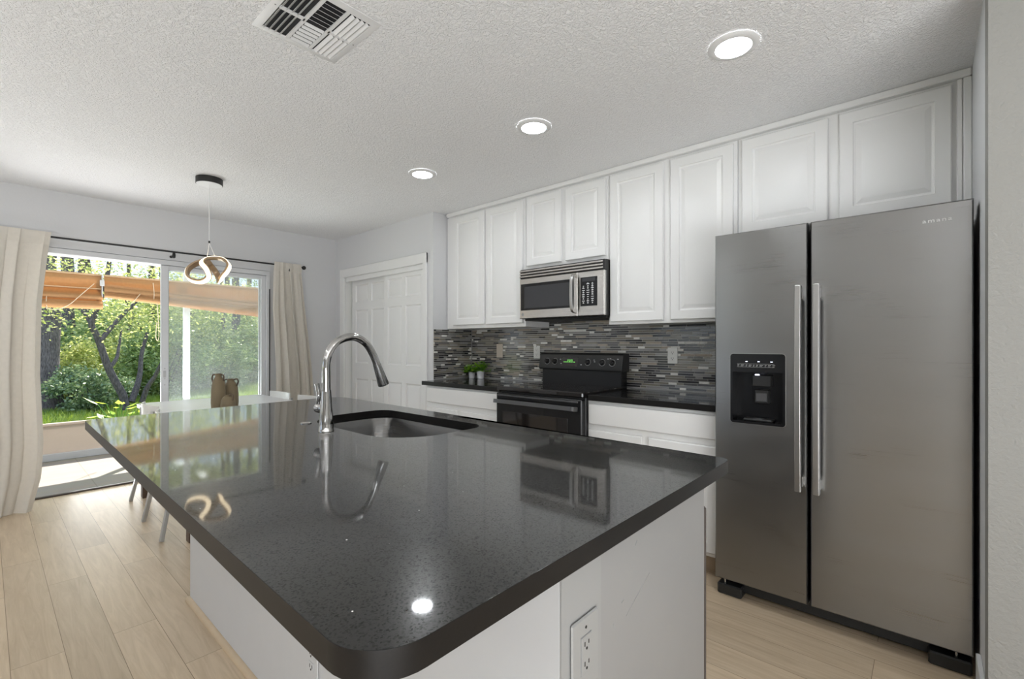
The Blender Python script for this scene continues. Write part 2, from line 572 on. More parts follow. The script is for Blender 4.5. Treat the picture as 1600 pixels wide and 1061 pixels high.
M['vase'] = simple('matte_tan_ceramic', (0.185, 0.142, 0.082, 1), 0.7, noise=0.15, nscale=18, bump=0.2, bscale=140)
M['vase_dark'] = simple('dark_jug_handle', (0.10, 0.072, 0.045, 1), 0.6, noise=0.1)
M['pot'] = simple('white_ceramic_pot', (0.88, 0.89, 0.93, 1), 0.3)
M['soil'] = simple('potting_soil', (0.03, 0.02, 0.015, 1), 0.9)
M['herb'] = leaf_mat('herb_leaf', [(0.12, 0.32, 0.02), (0.28, 0.55, 0.04), (0.50, 0.72, 0.10)], 0.3)
M['herb_stem'] = simple('herb_stem', (0.12, 0.28, 0.04, 1), 0.6)
M['gold'] = simple('brushed_bronze_ring', (0.42, 0.30, 0.19, 1), 0.35, 0.75)
M['canopy_white'] = simple('canopy_underside', (0.80, 0.80, 0.82, 1), 0.35)
M['cord'] = simple('clear_cord', (0.8, 0.8, 0.8, 1), 0.4)
M['rope'] = simple('cream_shade_cord', (0.62, 0.52, 0.38, 1), 0.7)
M['led'] = simple('warm_led_strip', (1, 0.9, 0.75, 1), 0.5, emit=(1.0, 0.80, 0.52, 1), estr=PEND_POWER)
M['lens'] = simple('downlight_lens', (1, 1, 1, 1), 0.5, emit=(0.93, 0.97, 1.0, 1), estr=CAN_POWER)
M['display'] = simple('green_clock_digits', (0.05, 0.3, 0.05, 1), 0.4, emit=(0.25, 0.9, 0.15, 1), estr=0.5)
M['led_blue'] = simple('indicator_lamp', (0.7, 0.75, 0.9, 1), 0.4, emit=(0.75, 0.8, 1.0, 1), estr=0.7)
M['grout'] = simple('grey_grout', (0.66, 0.65, 0.62, 1), 0.85)
M['vent'] = simple('vent_white_enamel', (0.74, 0.74, 0.74, 1), 0.4)
M['vent_dark'] = simple('vent_duct_dark', (0.02, 0.02, 0.022, 1), 0.9)
TILES = [simple('mosaic_black_glass', (0.030, 0.030, 0.032, 1), 0.10),
         simple('mosaic_charcoal_glass', (0.095, 0.091, 0.088, 1), 0.12),
         simple('mosaic_taupe_glass', (0.225, 0.205, 0.168, 1), 0.14),
         simple('mosaic_grey_glass', (0.29, 0.283, 0.275, 1), 0.12),
         simple('mosaic_brown_stone', (0.36, 0.305, 0.245, 1), 0.5, noise=0.15, nscale=60),
         simple('mosaic_silver_stone', (0.80, 0.79, 0.755, 1), 0.4, noise=0.12, nscale=60)]
M['bark'] = bark_mat('pine_bark', (0.075, 0.062, 0.068), (0.24, 0.205, 0.215))
M['bark2'] = bark_mat('oak_bark', (0.05, 0.043, 0.047), (0.17, 0.145, 0.155))
M['ground'] = ground_mat()
M['grass'] = leaf_mat('lawn_blade', [(0.16, 0.26, 0.03), (0.26, 0.37, 0.05), (0.36, 0.44, 0.09)], 0.4)
M['leaf_a'] = leaf_mat('leaf_yellow_green', [(0.28, 0.36, 0.09), (0.50, 0.54, 0.17), (0.74, 0.73, 0.34)], 0.5)
M['leaf_b'] = leaf_mat('leaf_mid_green', [(0.16, 0.26, 0.09), (0.33, 0.43, 0.17), (0.58, 0.64, 0.31)], 0.45)
M['leaf_c'] = leaf_mat('leaf_dark_green', [(0.10, 0.17, 0.075), (0.20, 0.29, 0.14), (0.38, 0.46, 0.26)], 0.35)
M['leaf_d'] = leaf_mat('leaf_bright_lime', [(0.30, 0.46, 0.05), (0.46, 0.60, 0.09)], 0.5)
M['needle'] = leaf_mat('pine_needle', [(0.10, 0.15, 0.06), (0.22, 0.27, 0.09), (0.36, 0.38, 0.12)], 0.4)

# ------------------------------------------------------------------ mesh helper
class MB:
    def __init__(self):
        self.v, self.f, self.m = [], [], []
    def add(self, vs, fs, mi=0):
        o = len(self.v)
        self.v += [tuple(p) for p in vs]
        for f in fs:
            self.f.append(tuple(i + o for i in f))
            self.m.append(mi)
        return self
    def box(self, x0, x1, y0, y1, z0, z1, mi=0):
        vs = [(x0, y0, z0), (x1, y0, z0), (x1, y1, z0), (x0, y1, z0), (x0, y0, z1), (x1, y0, z1), (x1, y1, z1), (x0, y1, z1)]
        return self.add(vs, [(0, 3, 2, 1), (4, 5, 6, 7), (0, 1, 5, 4), (1, 2, 6, 5), (2, 3, 7, 6), (3, 0, 4, 7)], mi)
    def rbox(self, x0, x1, y0, y1, z0, z1, b, mi=0):
        """box with all edges chamfered by b"""
        pts = []
        for sx in (0, 1):
            for sy in (0, 1):
                for sz in (0, 1):
                    X = (x0, x1)[sx]; Y = (y0, y1)[sy]; Z = (z0, z1)[sz]
                    dx = b if sx == 0 else -b; dy = b if sy == 0 else -b; dz = b if sz == 0 else -b
                    pts += [(X, Y + dy, Z + dz), (X + dx, Y, Z + dz), (X + dx, Y + dy, Z)]
        def i(sx, sy, sz, k): return (sx * 4 + sy * 2 + sz) * 3 + k
        fs = []
        for s in (0, 1):
            fs.append([i(s, 0, 0, 0), i(s, 1, 0, 0), i(s, 1, 1, 0), i(s, 0, 1, 0)])
            fs.append([i(0, s, 0, 1), i(1, s, 0, 1), i(1, s, 1, 1), i(0, s, 1, 1)])
            fs.append([i(0, 0, s, 2), i(1, 0, s, 2), i(1, 1, s, 2), i(0, 1, s, 2)])
        for a in (0, 1):
            for c in (0, 1):
                fs.append([i(a, c, 0, 0), i(a, c, 0, 1), i(a, c, 1, 1), i(a, c, 1, 0)])
                fs.append([i(a, 0, c, 0), i(a, 0, c, 2), i(a, 1, c, 2), i(a, 1, c, 0)])
                fs.append([i(0, a, c, 1), i(0, a, c, 2), i(1, a, c, 2), i(1, a, c, 1)])
                for d in (0, 1):
                    fs.append([i(a, c, d, 0), i(a, c, d, 1), i(a, c, d, 2)])
        C = Vector(((x0 + x1) / 2, (y0 + y1) / 2, (z0 + z1) / 2))
        out = []
        for f in fs:
            P = [Vector(pts[k]) for k in f]
            nrm = (P[1] - P[0]).cross(P[2] - P[0])
            out.append(f if nrm.dot(sum(P, Vector()) / len(P) - C) > 0 else f[::-1])
        return self.add(pts, out, mi)
    def cyl(self, c, r, h, axis='Z', n=24, r2=None, mi=0):
        """solid from c along +axis for h"""
        r2 = r if r2 is None else r2
        vs = []
        for k, (rr, d) in enumerate(((r, 0), (r2, h))):
            for j in range(n):
                a = 2 * PI * j / n
                u, w = rr * math.cos(a), rr * math.sin(a)
                if axis == 'Z': vs.append((c[0] + u, c[1] + w, c[2] + d))
                elif axis == 'Y': vs.append((c[0] + w, c[1] + d, c[2] + u))
                else: vs.append((c[0] + d, c[1] + u, c[2] + w))
        fs = [(j, (j + 1) % n, n + (j + 1) % n, n + j) for j in range(n)]
        fs += [tuple(range(n - 1, -1, -1)), tuple(range(n, 2 * n))]
        return self.add(vs, fs, mi)
    def lathe(self, prof, c=(0, 0, 0), n=32, mi=0, cap0=True, cap1=True):
        vs = []
        for r, z in prof:
            for j in range(n):
                a = 2 * PI * j / n
                vs.append((c[0] + r * math.cos(a), c[1] + r * math.sin(a), c[2] + z))
        fs = []
        for k in range(len(prof) - 1):
            for j in range(n):
                fs.append((k * n + j, k * n + (j + 1) % n, (k + 1) * n + (j + 1) % n, (k + 1) * n + j))
        if cap0: fs.append(tuple(range(n - 1, -1, -1)))
        if cap1: fs.append(tuple((len(prof) - 1) * n + j for j in range(n)))
        return self.add(vs, fs, mi)
    def sphere(self, c, r, n=16, sz=1.0, mi=0):
        prof = [(max(1e-4, r * math.sin(PI * k / n)), -r * sz * math.cos(PI * k / n)) for k in range(n + 1)]
        return self.lathe(prof, c, n * 2, mi)
    def tube(self, path, rad, n=12, closed=False, mi=0, sq=None):
        """sweep a circle (or, with sq=(half-width, half-height), a rectangle) along a path"""
        P = [Vector(p) for p in path]
        k = len(P)
        R = rad if isinstance(rad, (list, tuple)) else [rad] * k
        T = []
        for i in range(k):
            if closed: t = P[(i + 1) % k] - P[(i - 1) % k]
            else: t = P[min(i + 1, k - 1)] - P[max(i - 1, 0)]
            T.append(t.normalized())
        up = Vector((0, 0, 1)) if abs(T[0].z) < 0.9 else Vector((0, 1, 0))
        nrm = (up - T[0] * up.dot(T[0])).normalized()
        rings = []
        for i in range(k):
            nrm = (nrm - T[i] * nrm.dot(T[i])).normalized()
            bi = T[i].cross(nrm)
            ring = []
            if sq:
                for a, b_ in ((-1, -1), (1, -1), (1, 1), (-1, 1)):
                    ring.append(P[i] + bi * (a * sq[0]) + nrm * (b_ * sq[1]))
            else:
                for j in range(n):
                    a = 2 * PI * j / n
                    ring.append(P[i] + nrm * (R[i] * math.cos(a)) + bi * (R[i] * math.sin(a)))
            rings.append(ring)
        n = len(rings[0])
        vs = [p for r_ in rings for p in r_]
        fs = []
        for i in range(k if closed else k - 1):
            q = (i + 1) % k
            for j in range(n):
                fs.append((i * n + j, i * n + (j + 1) % n, q * n + (j + 1) % n, q * n + j))
        if not closed:
            fs.append(tuple(range(n - 1, -1, -1)))
            fs.append(tuple((k - 1) * n + j for j in range(n)))
        return self.add(vs, fs, mi)
    def xf(self, mtx):
        self.v = [tuple(mtx @ Vector(p)) for p in self.v]
        return self
    def slab(self, x0, x1, z0, z1, yf, yb, cells=(), ch=0.003, prof=None, mi=0):
        """door slab facing -Y. cells = list of (x0,x1,z0,z1,profile) sunk or raised in its front; profile = [(inset, depth)...]"""
        xs = sorted({x0 + ch, x1 - ch} | {c[0] for c in cells} | {c[1] for c in cells})
        zs = sorted({z0 + ch, z1 - ch} | {c[2] for c in cells} | {c[3] for c in cells})
        for a in range(len(xs) - 1):
            for b_ in range(len(zs) - 1):
                X0, X1, Z0, Z1 = xs[a], xs[a + 1], zs[b_], zs[b_ + 1]
                hit = None
                for c in cells:
                    if c[0] - 1e-6 <= X0 and X1 <= c[1] + 1e-6 and c[2] - 1e-6 <= Z0 and Z1 <= c[3] + 1e-6:
                        hit = c
                if hit is None:
                    self.add([(X0, yf, Z0), (X1, yf, Z0), (X1, yf, Z1), (X0, yf, Z1)], [(0, 1, 2, 3)], mi)
        for c in cells:
            loops = []
            for ins, d in c[4]:
                loops.append([(c[0] + ins, yf + d, c[2] + ins), (c[1] - ins, yf + d, c[2] + ins), (c[1] - ins, yf + d, c[3] - ins), (c[0] + ins, yf + d, c[3] - ins)])
            vs = [p for l in loops for p in l]
            fs = []
            for k in range(len(loops) - 1):
                for j in range(4):
                    fs.append((k * 4 + j, k * 4 + (j + 1) % 4, k * 4 + 4 + (j + 1) % 4, k * 4 + 4 + j))
            e = (len(loops) - 1) * 4
            fs.append((e, e + 1, e + 2, e + 3))
            self.add(vs, fs, mi)
        # chamfer, sides, back
        def L(i, y): return [(x0 + i, y, z0 + i), (x1 - i, y, z0 + i), (x1 - i, y, z1 - i), (x0 + i, y, z1 - i)]
        vs = L(ch, yf) + L(0, yf + ch) + L(0, yb)
        fs = []
        for k in (0, 1):
            for j in range(4):
                fs.append((k * 4 + (j + 1) % 4, k * 4 + j, k * 4 + 4 + j, k * 4 + 4 + (j + 1) % 4))
        fs.append((11, 10, 9, 8))
        return self.add(vs, fs, mi)

def world_loc(o):
    p = Vector((0, 0, 0))
    while o is not None:
        p = p + o.location
        o = o.parent
    return p

def obj(name, mb, m, parent=None, smooth=35, bevel=0.0, local=False, segs=2):
    """link a mesh; vertices are in world coordinates unless local"""
    off = Vector((0, 0, 0)) if (parent is None or local) else world_loc(parent)
    if parent is None and not local and mb.v:
        a = np.array(mb.v)
        lo, hi = a.min(0), a.max(0)
        off = Vector(((lo[0] + hi[0]) / 2, (lo[1] + hi[1]) / 2, lo[2]))
    me = bpy.data.meshes.new(name)
    me.from_pydata([(p[0] - off[0], p[1] - off[1], p[2] - off[2]) for p in mb.v], [], mb.f)
    ml = m if isinstance(m, (list, tuple)) else [m]
    for x in ml:
        me.materials.append(x)
    if len(ml) > 1:
        me.polygons.foreach_set('material_index', mb.m)
    me.update()
    if smooth:
        me.polygons.foreach_set('use_smooth', [True] * len(me.polygons))
        me.set_sharp_from_angle(angle=math.radians(smooth))
    o = bpy.data.objects.new(name, me)
    COL.objects.link(o)
    if parent is not None:
        o.parent = parent
    elif not local:
        o.location = off
    if bevel > 0:
        bv = o.modifiers.new('bevel', 'BEVEL')
        bv.width = bevel
        bv.segments = segs
        bv.limit_method = 'ANGLE'
        bv.angle_limit = math.radians(40)
        bv.harden_normals = True
    return o

def thing(name, label, cat, loc=(0, 0, 0), rz=0, group=None):
    o = bpy.data.objects.new(name, None)
    o.empty_display_size = 0.1
    o.location = loc
    o.rotation_euler = (0, 0, rz)
    COL.objects.link(o)
    return tag(o, label, cat, group)

def tag(o, label, cat, group=None):
    o['label'] = label
    o['category'] = cat
    if group:
        o['group'] = group
    return o

def struct(name, mb, m, parent=None, **kw):
    o = obj(name, mb, m, parent, **kw)
    if parent is None:
        o['kind'] = 'structure'
    return o

def struct_root(name, loc=(0, 0, 0)):
    o = bpy.data.objects.new(name, None)
    o.location = loc
    COL.objects.link(o)
    o['kind'] = 'structure'
    return o

def copy_tree(o, parent=None):
    c = o.copy()
    COL.objects.link(c)
    c.parent = parent
    for ch in [x for x in bpy.data.objects if x.parent == o]:
        copy_tree(ch, c)
    return c

def spline(pts, n=8, closed=False):
    P = [Vector(p) for p in pts]
    k = len(P)
    out = []
    for i in range(k if closed else k - 1):
        if closed: a, b_, c, d = P[(i - 1) % k], P[i], P[(i + 1) % k], P[(i + 2) % k]
        else: a, b_, c, d = P[max(i - 1, 0)], P[i], P[i + 1], P[min(i + 2, k - 1)]
        for j in range(n):
            t = j / n
            out.append(0.5 * ((2 * b_) + (c - a) * t + (2 * a - 5 * b_ + 4 * c - d) * t * t + (3 * b_ - a - 3 * c + d) * t ** 3))
    if not closed:
        out.append(P[-1])
    return out

def round_poly(corners, n=8):
    """corners = [(x, y, radius)] in order; returns the outline with rounded corners"""
    out = []
    k = len(corners)
    for i in range(k):
        p = Vector(corners[i][:2]); r = corners[i][2]
        a = (Vector(corners[i - 1][:2]) - p).normalized()
        b_ = (Vector(corners[(i + 1) % k][:2]) - p).normalized()
        if r <= 0:
            out.append(tuple(p)); continue
        ang = a.angle(b_)
        d = r / math.tan(ang / 2)
        c = p + (a + b_).normalized() * (r / math.sin(ang / 2))
        s, e = p + a * d - c, p + b_ * d - c
        a0 = math.atan2(s.y, s.x); a1 = math.atan2(e.y, e.x)
        while a1 - a0 > PI: a1 -= 2 * PI
        while a1 - a0 < -PI: a1 += 2 * PI
        for j in range(n + 1):
            t = a0 + (a1 - a0) * j / n
            out.append((c.x + r * math.cos(t), c.y + r * math.sin(t)))
    return out

def plate_mb(loops, z0, z1):
    """flat slab from an outline and holes"""
    mb = MB()
    flat = [Vector((p[0], p[1], 0)) for l in loops for p in l]
    tris = tessellate_polygon([[Vector((p[0], p[1], 0)) for p in l] for l in loops])
    n = len(flat)
    vs = [(p.x, p.y, z1) for p in flat] + [(p.x, p.y, z0) for p in flat]
    fs, sd = [], []
    for t in tris:
        a, b_, c = (flat[i] for i in t)
        up = (b_ - a).cross(c - a).z > 0
        t = tuple(t) if up else tuple(t[::-1])
        fs.append(t)
        fs.append(tuple(i + n for i in t[::-1]))
    s = 0
    for li, l in enumerate(loops):
        k = len(l)
        area = sum(l[i][0] * l[(i + 1) % k][1] - l[(i + 1) % k][0] * l[i][1] for i in range(k))
        ccw = area > 0
        for i in range(k):
            a, b_ = s + i, s + (i + 1) % k
            q = (a + n, b_ + n, b_, a)
            outward = ccw if li == 0 else not ccw
            sd.append(q if outward else q[::-1])
        s += k
    mb.add(vs, fs)
    mb.f += sd
    mb.m += [1] * len(sd)
    return mb

# ================================================================== SETTING
CEIL = 2.42
XL, XR = -5.05, 4.2          # sliding door wall, far living room wall
YF, YP, YK = -3.8, 2.665, 3.14
AX = -3.31                   # alcove side wall
RX = 0.142                   # stub wall beside the fridge
RY = 2.10                    # end of that stub wall

struct('floor', MB().box(XL - 0.26, XR, YF, YK + 0.1, -0.06, 0.0), M['floor'], smooth=0)
struct('ceiling', MB().box(XL - 0.2, XR + 0.1, YF - 0.1, YK + 0.1, CEIL, CEIL + 0.1), M['ceiling'], smooth=0)
DY0, DY1, DZ = 0.14, 1.945, 1.985     # sliding door opening
mb = MB()
mb.box(XL - 0.2, XL, YF - 0.1, DY0, -0.06, CEIL)
mb.box(XL - 0.2, XL, DY1, YP + 0.12, -0.06, CEIL)
mb.box(XL - 0.2, XL, DY0, DY1, DZ, CEIL)
struct('wall_left', mb, M['wall'], smooth=0)
PX0, PX1, PZ = -4.86, -3.43, 1.985    # pantry opening
mb = MB()
mb.box(XL, PX0, YP, YP + 0.11, 0, CEIL)
mb.box(PX1, AX, YP, YP + 0.11, 0, CEIL)
mb.box(PX0, PX1, YP, YP + 0.11, PZ, CEIL)
mb.box(AX - 0.11, AX, YP + 0.11, YK, 0, CEIL)          # alcove side
mb.box(XL, AX - 0.11, YK - 0.02, YK, 0, CEIL)          # back of the pantry
struct('wall_pantry', mb, M['wall'], smooth=0)
struct('wall_back', MB().box(AX, RX, YK, YK + 0.1, 0, CEIL), M['wall'], smooth=0)
mb = MB()
mb.box(RX, RX + 0.11, RY + 0.11, YK + 0.1, 0, CEIL)
struct('wall_right', mb, M['wall'], smooth=0)
mb = MB()
mb.box(RX, XR, RY, RY + 0.11, 0, CEIL)
struct('wall_hall', mb, M['wall_tex'], smooth=0)
mb = MB()
mb.box(XR, XR + 0.1, YF - 0.1, YK, -0.06, CEIL)
struct('wall_far', mb, M['wall_living'], smooth=0)
mb = MB()                                                # living room side, its unseen window opening added to let in sky light
mb.box(XL, -4.6, YF - 0.1, YF, -0.06, CEIL)
mb.box(-2.6, XR, YF - 0.1, YF, -0.06, CEIL)
mb.box(-4.6, -2.6, YF - 0.1, YF, 2.1, CEIL)
mb.box(-4.6, -2.6, YF - 0.1, YF, -0.06, 0.8)
struct('wall_front', mb, M['wall_living'], smooth=0)
mb = MB()
mb.box(RX - 0.014, RX, RY - 0.014, 2.36, 0, 0.13)
mb.box(RX - 0.014, 1.6, RY - 0.014, RY, 0, 0.13)
struct('baseboard_right', mb, M['trim'], bevel=0.004)
mb = MB()
mb.box(XL, XL + 0.014, DY1 + 0.03, YP, 0, 0.11)
mb.box(XL, XL + 0.014, YF, DY0 - 0.03, 0, 0.11)
struct('baseboard_left', mb, M['trim'], bevel=0.004)
# crown strip above the wall cabinets
struct('trim_1', MB().rbox(AX + 0.03, RX - 0.001, 2.79, 2.83, 2.386, CEIL - 0.001, 0.005), M['cab'])

# ---- pantry sliding doors with casing
d2 = struct_root('door_2', ((PX0 + PX1) / 2, YP, 0))
mb = MB()
mb.rbox(-4.935, PX0 + 0.012, YP - 0.018, YP, 0, 2.066, 0.004)
mb.rbox(PX1 - 0.012, -3.386, YP - 0.018, YP, 0, 2.066, 0.004)
mb.rbox(-4.935, -3.386, YP - 0.020, YP, PZ - 0.012, 2.066, 0.004)
obj('casing', mb, M['trim'], d2)
mb = MB()
mb.box(PX0, PX0 + 0.014, YP, YP + 0.11, 0, PZ)
mb.box(PX1 - 0.014, PX1, YP, YP + 0.11, 0, PZ)
mb.box(PX0, PX1, YP, YP + 0.11, PZ - 0.012, PZ)
obj('jamb', mb, M['trim'], d2)
obj('track_valance', MB().rbox(PX0 + 0.02, PX1 - 0.014, YP + 0.004, YP + 0.016, 1.925, PZ - 0.012, 0.003), M['trim'], d2)
six = [(0.0, 0.0), (0.005, 0.008), (0.016, 0.011), (0.042, 0.003)]
for x0, x1, yf in ((-4.81, -4.09, YP + 0.062), (-4.125, -3.446, YP + 0.022)):
    w = x1 - x0
    cx = []
    for a, b_ in ((0.105, 0.455), (0.545, 0.895)):
        for z0, z1 in ((0.22, 0.86), (1.03, 1.61), (1.70, 1.885)):
            cx.append((x0 + a * w, x0 + b_ * w, z0, z1, six))
    obj('door_panel', MB().slab(x0, x1, 0.012, 1.962, yf, yf + 0.033, cx), M['trim'], d2, smooth=20)

# ---- sliding glass door
d1 = struct_root('door_1', (XL - 0.1, (DY0 + DY1) / 2, 0))
mb = MB()
mb.rbox(XL - 0.15, XL + 0.012, DY0, DY1, 1.938, DZ - 0.004, 0.004)
mb.rbox(XL - 0.15, XL + 0.012, DY0, DY0 + 0.04, 0.0, 1.938, 0.004)
mb.rbox(XL - 0.15, XL + 0.012, DY1 - 0.036, DY1, 0.0, 1.938, 0.004)
obj('frame', mb, M['alu'], d1)
obj('threshold', MB().rbox(XL - 0.262, XL - 0.235, DY0 + 0.0, DY1, 0.001, 0.016, 0.004), M['brown_edge'], d1)
obj('gasket', MB().box(XL + 0.0125, XL + 0.0165, DY1 - 0.012, DY1 - 0.003, 0.02, 1.80), M['black_soft'], d1)
def glass_panel(y0, y1, x, first):
    mb = MB()
    mb.rbox(x - 0.016, x + 0.016, y0, y0 + 0.056, 0.03, 1.936, 0.003)
    mb.rbox(x - 0.016, x + 0.016, y1 - 0.04, y1, 0.03, 1.936, 0.003)
    mb.rbox(x - 0.016, x + 0.016, y0 + 0.056, y1 - 0.04, 0.03, 0.115, 0.003)
    mb.rbox(x - 0.016, x + 0.016, y0 + 0.056, y1 - 0.04, 1.898, 1.936, 0.003)
    p = obj('sash', mb, M['alu'] if first else M['alu_grey'], d1)
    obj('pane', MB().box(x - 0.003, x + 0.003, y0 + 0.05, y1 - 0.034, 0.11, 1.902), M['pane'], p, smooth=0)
    return p
p1 = glass_panel(1.036, DY1 - 0.036, XL - 0.03, True)
p2 = glass_panel(1.050, DY1 - 0.036, XL - 0.085, False)
mb = MB()
for z in (0.875, 0.93, 1.02):
    mb.cyl((XL - 0.0145, 1.062, z), 0.006, 0.003, 'X', 12)
mb.rbox(XL - 0.0145, XL - 0.011, 1.052, 1.072, 0.94, 1.0, 0.001)
obj('lock_screws', mb, M['alu_grey'], p1)

# ---- lanai
struct('floor_lanai', MB().box(-7.02, XL - 0.255, -1.5, 5.2, -0.14, -0.002), M['tile_floor'], smooth=0)
struct('ceiling_lanai', MB().box(-7.22, XL - 0.2, -1.5, 5.2, 2.50, 2.6), M['trim'], smooth=0)
ln = struct_root('trim_2', (-6.95, 1.68, 0))
mb = MB()
obj('sill_rail', MB().rbox(-6.985, -6.915, -1.4, 5.1, -0.002, 0.075, 0.004), M['alu_grey'], ln)
obj('cap_rail', MB().rbox(-6.98, -6.92, -1.4, 5.1, 0.372, 0.396, 0.004), M['kick'], ln)
obj('kick_panel', MB().box(-6.952, -6.948, -1.4, 5.1, 0.07, 0.375), M['kick'], ln, smooth=0)
for y in (-1.30, 1.684, 3.9):
    obj('post', MB().rbox(-6.985, -6.925, y - 0.033, y + 0.033, 0.0, 2.5, 0.004), M['trim'], ln)
obj('beam', MB().box(-7.0, -6.9, -1.4, 5.1, 2.36, 2.5), M['trim'], ln, smooth=0)

# ---- outdoors ground
struct('floor_garden', MB().box(-60, -7.02, -30, 45, -0.3, -0.14), M['ground'], smooth=0)

# ================================================================== BACKSPLASH (real mosaic tiles)
def mosaic(u0, u1, z0, z1, seed, holes=()):
    rnd = random.Random(seed)
    out = []
    pitch = 0.0163
    n = int(round((z1 - z0) / pitch))
    pitch = (z1 - z0) / n
    for r in range(n):
        z = z0 + r * pitch
        u = u0 - rnd.uniform(0, 0.1)
        while u < u1:
            k = rnd.random()
            mi = 0 if k < 0.16 else 1 if k < 0.38 else 2 if k < 0.63 else 3 if k < 0.79 else 4 if k < 0.86 else 5
            L = rnd.uniform(0.03, 0.07) if mi == 5 else rnd.choice((0.045, 0.07, 0.095, 0.12, 0.145)) * rnd.uniform(0.85, 1.15)
            a, b_ = max(u, u0), min(u + L, u1)
            if b_ - a > 0.006:
                out.append((a, b_ - 0.0028, z + 0.0014, z + pitch - 0.0014, mi))
            u += L
    return out
BZ0, BZ1 = 0.924, 1.37
bs = struct_root('wall_backsplash', ((AX + -0.8) / 2, YK, BZ0))
mb = MB()
for a, b_, z0, z1, mi in mosaic(AX + 0.008, -0.76, BZ0, 1.60, 5):
    if z0 > BZ1 - 0.004 and (b_ < -2.352 or a > -1.63):
        continue
    d = 0.007 if mi < 4 else 0.0085
    mb.box(a, b_, YK - d, YK - 0.003, z0, z1, mi)
obj('mosaic', mb, TILES, bs, smooth=0)
mb = MB()
for a, b_, z0, z1, mi in mosaic(YP + 0.004, YK - 0.008, BZ0, BZ1, 9):
    d = 0.007 if mi < 4 else 0.0085
    mb.box(AX + 0.003, AX + d, a, b_, z0, z1, mi)
obj('mosaic', mb, TILES, bs, smooth=0)
mb = MB()
mb.box(AX, -0.76, YK - 0.0045, YK - 0.0005, 0.90, BZ1)
mb.box(-2.352, -1.63, YK - 0.0045, YK - 0.0005, BZ1, 1.60)
mb.box(AX + 0.0005, AX + 0.0045, YP + 0.002, YK - 0.004, 0.90, BZ1)
obj('grout', mb, M['grout'], bs, smooth=0)
mb = MB()
mb.box(AX + 0.004, AX + 0.013, YK - 0.013, YK - 0.004, BZ0 - 0.008, BZ1)
mb.box(AX + 0.004, -0.76, YK - 0.011, YK - 0.003, 0.915, 0.923)
mb.box(AX + 0.003, AX + 0.011, YP + 0.004, YK - 0.004, 0.915, 0.923)
obj('caulk', mb, M['plate_grey'], bs, smooth=0)

# ================================================================== WALL CABINETS
raised = [(0.0, 0.0), (0.003, 0.007), (0.011, 0.0095), (0.031, 0.003), (0.036, 0.0015)]
def raised_door(x0, x1, z0, z1, yf, parent, stile=0.055, t=0.02, mname='cab'):
    c = (x0 + stile, x1 - stile, z0 + stile, z1 - stile, raised)
    return obj('door', MB().slab(x0, x1, z0, z1, yf, yf + t, [c], ch=0.004), M[mname], parent, smooth=20)
def wall_cabinet(x0, x1, z0, doors, dz0, label):
    t = thing('wall_cabinet', label, 'cabinet', ((x0 + x1) / 2, 2.98, z0), 0, 'white wall cabinets')
    obj('carcass', MB().rbox(x0, x1, 2.822, YK - 0.012, z0, 2.386, 0.0015), M['cab'], t)
    for a, b_ in doors:
        raised_door(a, b_, dz0, 2.370, 2.80, t)
    return t
wall_cabinet(AX + 0.012, -2.361, 1.374, [(-3.196, -2.808), (-2.781, -2.381)], 1.404, 'tall white two-door wall cabinet at the far left end, above the potted herbs')
wall_cabinet(-2.358, -1.626, 1.812, [(-2.337, -2.010), (-1.972, -1.641)], 1.842, 'short white two-door wall cabinet right above the microwave')
wall_cabinet(-1.623, -0.803, 1.368, [(-1.604, -1.232), (-1.186, -0.822)], 1.386, 'tall white two-door wall cabinet between the microwave and the refrigerator')
t = wall_cabinet(-0.800, RX - 0.001, 1.825, [(-0.777, -0.374), (-0.328, 0.078)], 1.85, 'wide white two-door wall cabinet over the steel refrigerator')
obj('filler_strip', MB().rbox(0.094, 0.112, 2.806, 2.8215, 1.826, 2.385, 0.003), M['cab'], t)
obj('filler_strip', MB().rbox(0.114, RX - 0.001, 2.800, 2.8215, 1.826, 2.385, 0.003), M['cab'], t)

# ================================================================== BASE CABINETS AND COUNTERS
def base_cabinet(x0, x1, label, drawers, doors, toe_m):
    t = thing('base_cabinet', label, 'cabinet', ((x0 + x1) / 2, 2.85, 0), 0, 'white base cabinets')
    yb = YK - 0.014
    mb = MB()
    y0 = 2.575
    mb.rbox(x0, x1, y0, y0 + 0.02, 0.1, 0.877, 0.001)
    if x0 < AX + 0.015:
        mb.box(x0, AX + 0.014, y0 + 0.02, YP - 0.003, 0.1, 0.876)
        mb.box(AX + 0.014, x1, y0 + 0.02, yb, 0.1, 0.876)
    else:
        mb.box(x0, x1, y0 + 0.02, yb, 0.1, 0.876)
    obj('carcass', mb, M['cab'], t)
    for a, b_, z0, z1 in drawers:
        obj('drawer', MB().rbox(a, b_, 2.555, 2.574, z0, z1, 0.004), M['cab'], t)
    for a, b_ in doors:
        raised_door(a, b_, 0.125, 0.692, 2.554, t)
    k = MB()
    k.box(max(x0, AX + 0.016), x1, y0 + 0.055, y0 + 0.07, 0.001, 0.1)
    obj('toe_kick', k, toe_m, t)
    return t
base_cabinet(-3.290, -2.384, 'white base cabinet left of the range, below the potted herbs', [(-3.265, -2.402, 0.737, 0.862)], [(-3.265, -2.868), (-2.833, -2.402)], M['toe'])
base_cabinet(-1.637, -0.806, 'white base cabinet between the black range and the refrigerator', [(-1.618, -0.824, 0.730, 0.857)], [(-1.618, -1.256), (-1.212, -0.824)], M['toe'])

